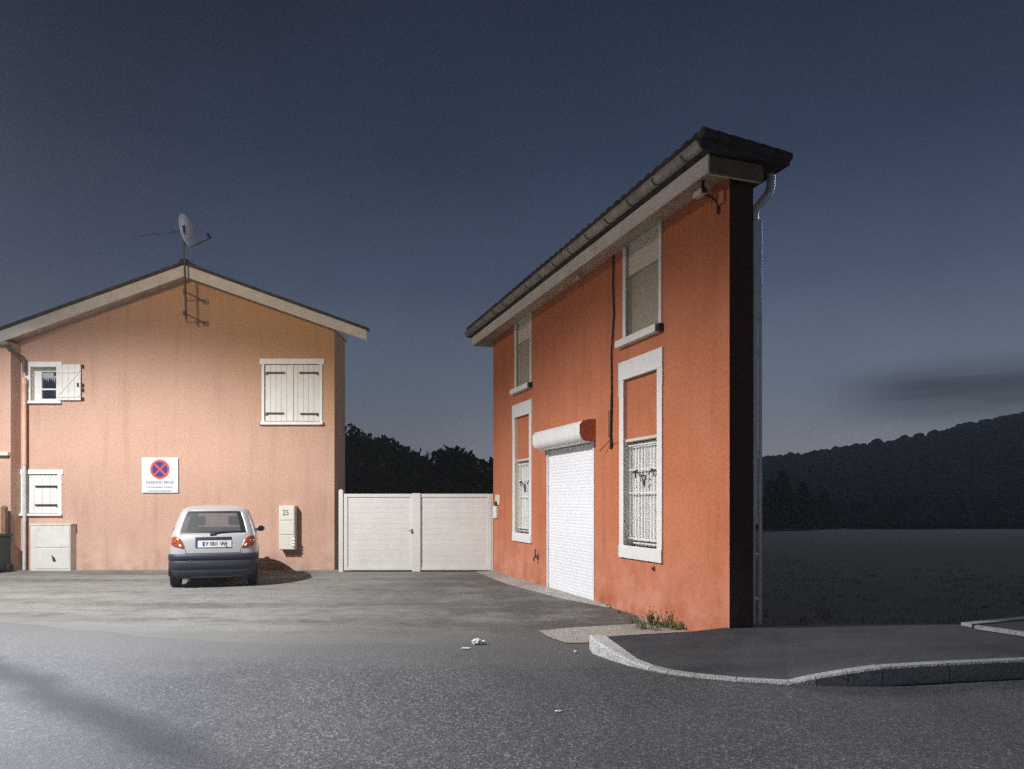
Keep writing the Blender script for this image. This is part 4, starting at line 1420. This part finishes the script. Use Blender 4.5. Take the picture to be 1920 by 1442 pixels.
    for sg in (-1, 1):
        lens = curve([(sg * .715, .80), (sg * .71, .885), (sg * .635, .93), (sg * .545, .885), (sg * .49, .785), (sg * .475, .71), (sg * .55, .722), (sg * .65, .748)])
        lo = patch(lens, .014).build('tail_lamp', M['amber' if sg < 0 else 'redlens'], root, smooth='all')
        rv = curve([(sg * .575, .80), (sg * .53, .79), (sg * .515, .745), (sg * .56, .742)])
        patch(rv, .022).build('reversing_lens', M['clear'], lo, smooth='all')
        rv = curve([(sg * .69, .80), (sg * .68, .86), (sg * .61, .87), (sg * .61, .80)])
        patch(rv, .022).build('signal_lens', M['amber'], lo, smooth='all')
    # number plate with the dark recess above it
    pz = .80
    def slab(x0, x1, z0, z1, off, th, mat, name, parent, mi=None):
        mb = MB()
        nx = 8
        f_, b_ = [], []
        for k in range(nx + 1):
            x = x0 + (x1 - x0) * k / nx
            for z in (z0, z1):
                f_.append((x, yrear(x, z) - off - th, z)); b_.append((x, yrear(x, z) - off, z))
        m = len(f_)
        vs = f_ + b_
        fs = []
        for k in range(nx):
            i = 2 * k
            fs += [(i, i + 2, i + 3, i + 1), (m + i, m + i + 1, m + i + 3, m + i + 2), (i, m + i, m + i + 2, i + 2), (i + 1, i + 3, m + i + 3, m + i + 1)]
        fs += [(0, 1, m + 1, m), (2 * nx, m + 2 * nx, m + 2 * nx + 1, 2 * nx + 1)]
        mb.add(vs, fs)
        return mb.build(name, mat, parent)
    slab(-.30, .30, .862, .915, .002, .006, M['black'], 'plate_recess', root)
    plt_ = slab(-.26, .30, .735, .855, .004, .010, M['signwhite'], 'number_plate', root)
    slab(-.30, -.262, .735, .855, .004, .011, M['blue'], 'plate_band', plt_)
    tilt = math.atan2(yrear(0, .85) - yrear(0, .74), .11)
    text('plate_lettering', 'EY 001 WJ', .10, M['black'], plt_, (.02, yrear(0, .795) - .0175, .795), rot=(R(90) - tilt, 0, 0), sx=.92)
    for sg in (-1, 1):
        mb = MB()
        mb.tube([(x, yrear(x, z) + .001, z) for x, z in [(sg * .455, .632), (sg * .458, .66), (sg * .462, .70)]], .005, 6)
        mb.build('hatch_seam', M['black'], root); mb = MB()
        mb.tube([(sg * .53, yrear(sg * .53, .93) + .001, .93), (sg * .545, yrear(sg * .545, .97) + .001, .97)], .005, 6)
        mb.build('hatch_seam', M['black'], root)
    slab(-.455, .455, .627, .635, .0005, .002, M['black'], 'hatch_gap', root)
    slab(-.40, -.36, .50, .512, .036, .004, M['redlens'], 'bumper_reflector', root)
    # rear wiper, badge-free hatch handle line, hatch seam
    mb = MB()
    mb.tube([(-.03, yrear(-.03, .97) - .012, .97), (.12, yrear(.12, 1.0) - .022, 1.005), (.50, yrear(.50, 1.01) - .02, 1.012)], [.018, .012, .008], 6)
    mb.tube([(-.06, yrear(-.06, .955) - .005, .955), (.03, yrear(.03, .975) - .018, .975)], .024, 8)
    mb.build('rear_wiper', M['black'], root, smooth=True)
    # door mirrors
    for sg in (-1, 1):
        mb = MB()
        bm2 = bmesh.new(); bmesh.ops.create_icosphere(bm2, subdivisions=2, radius=1)
        vs = [(sg * (.80 + v.co.x * .085), 2.02 + v.co.y * (.05 if v.co.y < 0 else .09), 1.00 + v.co.z * .065) for v in bm2.verts]
        fs = [tuple(v.index for v in f.verts) for f in bm2.faces]
        bm2.free()
        mb.add(vs, fs)
        mb.tube([(sg * .70, 2.06, .965), (sg * .76, 2.03, .985)], .025, 8)
        mo = mb.build('door_mirror', M['carpaint'], root, smooth='all')
        mb = MB(); mb.lathe([(-.052, .0), (-.052, .055), (-.045, .060)], (sg * .80, 2.02, 1.0), 'y', 20); mb.build('mirror_glass', M['pane'], mo)
    # wheels with arches
    for wy, wz in wheels:
        for sg in (-1, 1):
            mb = MB()
            x_ = sg * .655
            pr_ = [(-.07, .165), (-.085, .19), (-.085, .25), (-.07, .268), (-.03, .272), (.03, .272), (.07, .268), (.085, .25), (.085, .19), (.07, .165)]
            mb.lathe(pr_, (x_, wy, wz), 'x', 36)
            wo = mb.build('wheel', M['rubber'], root, smooth=True)
            mb = MB()
            mb.lathe([(sg * .045, .0), (sg * .05, .05), (sg * .03, .10), (sg * .05, .15), (sg * .072, .167), (sg * -.07, .167)], (x_, wy, wz), 'x', 30)
            mb.build('rim', M['hub'], wo, smooth=True)
            mb = MB()
            mb.tube([(sg * (.738), wy + .325 * math.cos(t), wz + .325 * math.sin(t)) for t in [R(-8 + 196 * k / 20) for k in range(21)]], .017, 8)
            mb.build('wheel_arch', M['bumper'], root, smooth=True)
            mb = MB()
            pts = [(wy + .32 * math.cos(R(-10 + 200 * k / 14)), wz + .32 * math.sin(R(-10 + 200 * k / 14))) for k in range(15)]
            for p, q in zip(pts, pts[1:]):
                mb.quad((sg * .735, *p), (sg * .735, *q), (sg * .50, *q), (sg * .50, *p))
            mb.prism([(sg * .50, *p) for p in pts], (sg * -.01, 0, 0))
            mb.build('wheel_liner', M['black'], root)
    # floor pan, cabin
    mb = MB(); mb.box(-.60, .60, .16, 2.95, .17, .20); mb.build('floor_pan', M['black'], root)
    mb = MB(); mb.tube([(-.42, .10, .17), (-.42, .45, .19)], .025, 10); mb.build('exhaust', M['steel'], root, smooth=True)
    for sg in (-1, 1):
        mb = MB()
        mb.box(sg * .32 - .22, sg * .32 + .22, 1.35, 1.80, .40, .52)
        mb.prism([(sg * .32 - .21, 1.22, .50), (sg * .32 - .21, 1.36, .50), (sg * .32 - .18, 1.22, 1.06), (sg * .32 - .18, 1.12, 1.06)], (.42, 0, 0))
        st_ = mb.build('seat', M['seat'], root, bevel=.04)
        mb = MB(); mb.box(sg * .32 - .12, sg * .32 + .12, 1.08, 1.17, 1.09, 1.27); mb.build('headrest', M['seat'], st_, bevel=.035)
    mb = MB(); mb.box(-.54, .54, .55, .68, .50, .97); mb.box(-.54, .54, .68, 1.0, .42, .55); mb.build('rear_seat', M['seat'], root, bevel=.04)
    mb = MB(); mb.box(-.52, .52, .20, .54, .90, .925); mb.build('parcel_shelf', M['seat'], root, bevel=.005)
    mb = MB(); mb.box(-.60, .60, 2.02, 2.25, .60, .93); mb.build('dashboard', M['black'], root, bevel=.04)
    mb = MB(); mb.lathe([(-.012, .17), (0, .185), (.012, .17), (0, .155), (-.012, .17)], (-.32, 1.96, .86), 'y', 24); mb.build('steering_wheel', M['black'], root)
    for sg in (-1, 1):
        y_ = 2.98; z_ = .70
        mb = MB(); mb.lathe([(0, .11), (.03, .10), (.05, .06), (.055, 0)], (sg * .50, y_, z_), 'y', 18); mb.build('headlight', M['clear'], root, smooth=True)
    return root
make_car()

# ================================================================== TREES, WEEDS, LITTER
def leaves(mb, c, rad, n, size, rnd, flat_=.8):
    for _ in range(n):
        d = Vector((rnd.gauss(0, 1), rnd.gauss(0, 1), rnd.gauss(0, 1))).normalized()
        p = c + Vector((d.x * rad, d.y * rad, d.z * rad * flat_)) * (rnd.random() ** .45)
        a = Vector((rnd.gauss(0, 1), rnd.gauss(0, 1), rnd.gauss(0, 1))).normalized()
        b = a.orthogonal().normalized()
        b = Matrix.Rotation(rnd.random() * 6.28, 3, a) @ b
        s = size * rnd.uniform(.6, 1.3)
        t = a.cross(b) * s * .6; l = b * s
        mb.add([p - l, p + t * .9, p + l, p - t * .9], [(0, 1, 2, 3)])
def tree(name, label, x, y, h, w, seed, n=42, per=75, size=.22, trunk_h=.28, group=None, cone=False, mat=None):
    rnd = random.Random(seed)
    z0 = terrain(x, y) - .05
    root = empty(name, label, 'tree', (x, y, z0), 0, group)
    tr = MB()
    tr.tube([(0, 0, 0), (.05 * rnd.uniform(-1, 1) * h * .2, .0, h * trunk_h), (rnd.uniform(-.04, .04) * h, rnd.uniform(-.04, .04) * h, h * .8)], [h * .028, h * .02, h * .006], 9)
    cr_ = MB()
    for k in range(n):
        if cone:
            t = (k + .5) / n
            zz_ = h * (.10 + .88 * t)
            rr = w * (1 - t) ** .85 * rnd.uniform(.25, .95)
            ang = rnd.random() * 6.28
            c = Vector((math.cos(ang) * rr, math.sin(ang) * rr, zz_))
            rad = w * .34 * (1.05 - .7 * t)
        else:
            d = Vector((rnd.gauss(0, 1), rnd.gauss(0, 1), rnd.gauss(0, 1))).normalized() * (rnd.random() ** .4)
            c = Vector((d.x * w, d.y * w, h * (trunk_h + (1 - trunk_h) * .52) + d.z * h * (1 - trunk_h) * .46))
            rad = w * rnd.uniform(.20, .36)
        if not cone and k < 9:
            tr.tube([(0, 0, h * trunk_h * rnd.uniform(.8, 1.6)), tuple((c * .55)[:2]) + (h * trunk_h * 1.5 + (c.z - h * trunk_h * 1.5) * .5,), tuple(c)], [h * .011, h * .007, h * .002], 6)
        leaves(cr_, c, rad, per, size, rnd)
    tr.build('trunk', M['bark'], root, smooth=True)
    cr_.build('crown', mat or M['leaf'], root, recalc=False)
    return root
def top_h(px, py, Y):                      # height of a crown whose top stands at that pixel
    x = gx(px, Y)
    return x, gzz(py, Y) - terrain(x, Y)
TS = [(640, 808, 33, 2.6, 'dark bushy tree half hidden behind the peach house corner', 1),
      (688, 806, 30, 2.0, 'tallest dark tree behind the gate, with a ragged top', 2),
      (728, 832, 31, 1.9, 'dark round tree between the tallest ragged one and the meeting posts of the gate', 3),
      (770, 858, 36, 1.7, 'low dark tree above the meeting posts of the gate', 4),
      (806, 868, 38, 1.5, 'lowest dark tree in the dip between the two taller groups', 5),
      (858, 846, 34, 1.9, 'dark rounded tree behind the gate, second from the orange house corner', 6),
      (900, 842, 32, 1.9, 'dark broad tree beside the far corner of the orange house', 7)]
for (px, py, Y, w_, lab, sd) in TS:
    x, h = top_h(px, py, Y)
    tree('broadleaf_tree', lab, x, Y, h, w_, 30 + sd, n=60, per=95, size=.20, trunk_h=.16, group='trees behind the gate')
# hedge filling low between the crowns
rnd = random.Random(3)
hb = MB()
for k in range(90):
    Y = 30 + rnd.uniform(-1, 3)
    x = gx(rnd.uniform(600, 945), Y)
    leaves(hb, Vector((x, Y, rnd.uniform(.2, 2.0))), rnd.uniform(.5, .8), 90, .17, rnd)
tag(hb.build('hedge', M['leaf'], recalc=False), 'dark hedge filling the space under the trees behind the gate', 'hedge')
for (px, py, Y, w_, lab, sd) in [(1468, 884, 100, 2.8, 'tall dark conifer at the foot of the hill beside the downpipe', 21),
                                 (1505, 905, 104, 2.6, 'dark pointed conifer between the tallest one and the lowest one', 22),
                                 (1444, 902, 108, 2.2, 'dark conifer half hidden by the orange house downpipe', 23),
                                 (1545, 925, 112, 2.4, 'lowest dark conifer, at the end of the group away from the orange house', 24)]:
    x, h = top_h(px, py, Y)
    tree('conifer', lab, x, Y, h, w_, sd, n=44, per=60, size=.42, cone=True, group='conifers at the foot of the hill')

# weeds at the foot of the orange wall
def weed(px, py, hgt, seed, label, n=26):
    rnd = random.Random(seed)
    g0 = G(px, py)
    mb = MB()
    for k in range(n):
        a = rnd.random() * 6.28; r0 = rnd.random() * .10
        b = Vector((math.cos(a) * r0, math.sin(a) * r0, 0))
        lean = Vector((rnd.uniform(-1, 1), rnd.uniform(-1, 1), 0)) * .5
        hh_ = hgt * rnd.uniform(.35, 1)
        tip = b + Vector((lean.x * hh_, lean.y * hh_, hh_))
        mid = b.lerp(tip, .5) + Vector((0, 0, .02))
        mb.tube([b, mid, tip], [.004, .003, .001], 4, cap=False)
        for q in (.35, .55, .7, .85, 1.):
            p = b.lerp(tip, q)
            d = Vector((rnd.gauss(0, 1), rnd.gauss(0, 1), rnd.gauss(.2, .5))).normalized()
            s_ = hgt * rnd.uniform(.10, .2)
            t = d.cross(Vector((0, 0, 1))).normalized() * s_ * .38
            mb.add([p, p + d * s_ * .5 + t, p + d * s_, p + d * s_ * .5 - t], [(0, 1, 2, 3)])
    o = mb.build('weed', M['weed'], recalc=False)
    o.location = (g0.x, g0.y, .01)
    tag(o, label, 'plant', 'weeds at the foot of the orange wall')
weed(1221, 1174, .22, 1, 'tallest pale weed clump at the foot of the orange wall under the near window')
weed(1196, 1170, .10, 2, 'low weed clump beside the tallest one, on the side of the roller door')
weed(1205, 1180, .10, 3, 'small weed tuft on the concrete just in front of the tallest clump')
weed(1240, 1177, .14, 4, 'weed clump beside the tallest one, on the side of the dark wall end')
weed(1252, 1174, .20, 5, 'thin upright weed with a dark leafy head close to the orange wall', 10)
weed(1262, 1181, .10, 6, 'low weed between the thin upright one and the pavement')
weed(1277, 1181, .11, 7, 'last small weed towards the dark end of the orange wall')
weed(1142, 1139, .05, 9, 'tiny weed tuft at the wall foot just past the roller door', 10)
weed(1163, 1152, .07, 10, 'small weed at the wall foot below the near window sill', 12)
weed(1229, 1183, .07, 11, 'low ragged weed on the pale concrete beside the pavement edge', 16)
weed(1180, 1168, .06, 8, 'sparse low weed furthest from the pavement along the wall foot', 14)

def crumple(px, py, r, seed, label, sq=(1, 1, .7)):
    rnd = random.Random(seed)
    bm = bmesh.new(); bmesh.ops.create_icosphere(bm, subdivisions=3, radius=1)
    for v in bm.verts:
        k = 1 + .5 * mnoise.noise(v.co * 2.3 + Vector((seed, 0, 0))) + .25 * mnoise.noise(v.co * 6)
        v.co = Vector((v.co.x * sq[0], v.co.y * sq[1], v.co.z * sq[2])) * k * r
    zmin = min(v.co.z for v in bm.verts)
    for v in bm.verts: v.co.z -= zmin
    me = bpy.data.meshes.new('crumpled_paper'); bm.to_mesh(me); bm.free()
    me.materials.append(M['paper'])
    o = bpy.data.objects.new('crumpled_paper', me); COL.objects.link(o)
    g0 = G(px, py); o.location = (g0.x, g0.y, .003)
    tag(o, label, 'litter', 'scraps of litter on the road')
crumple(894, 1209, .044, 1, 'crumpled white paper lying on the road in front of the yard', (1.1, .8, .7))
crumple(907, 1208, .024, 2, 'small white scrap touching the crumpled paper on the road')
crumple(874, 1217, .03, 3, 'thin flat scrap lying close beside the crumpled white paper', (1.6, .8, .2))
crumple(1079, 1224, .015, 4, 'tiny white scrap on the road near the pale kerb end')
crumple(1047, 1335, .013, 5, 'flat pale scrap lying alone in the middle of the dark road', (2, 1, .3))

# ================================================================== thin night haze
hm = bpy.data.materials.new('night_haze'); hm.use_nodes = True
hn = hm.node_tree; hn.nodes.clear()
ho = hn.nodes.new('ShaderNodeOutputMaterial')
hv = hn.nodes.new('ShaderNodeVolumePrincipled')
hv.inputs['Color'].default_value = (.80, .86, .95, 1)
hv.inputs['Density'].default_value = .0010
hv.inputs['Anisotropy'].default_value = 0.0
hn.links.new(hv.outputs[0], ho.inputs['Volume'])
mb = MB(); mb.box(-640, 940, -70, 600, -4.2, 70)
tag(mb.build('haze', hm), 'thin bluish night haze over the field and the hill', 'haze', kind='stuff')
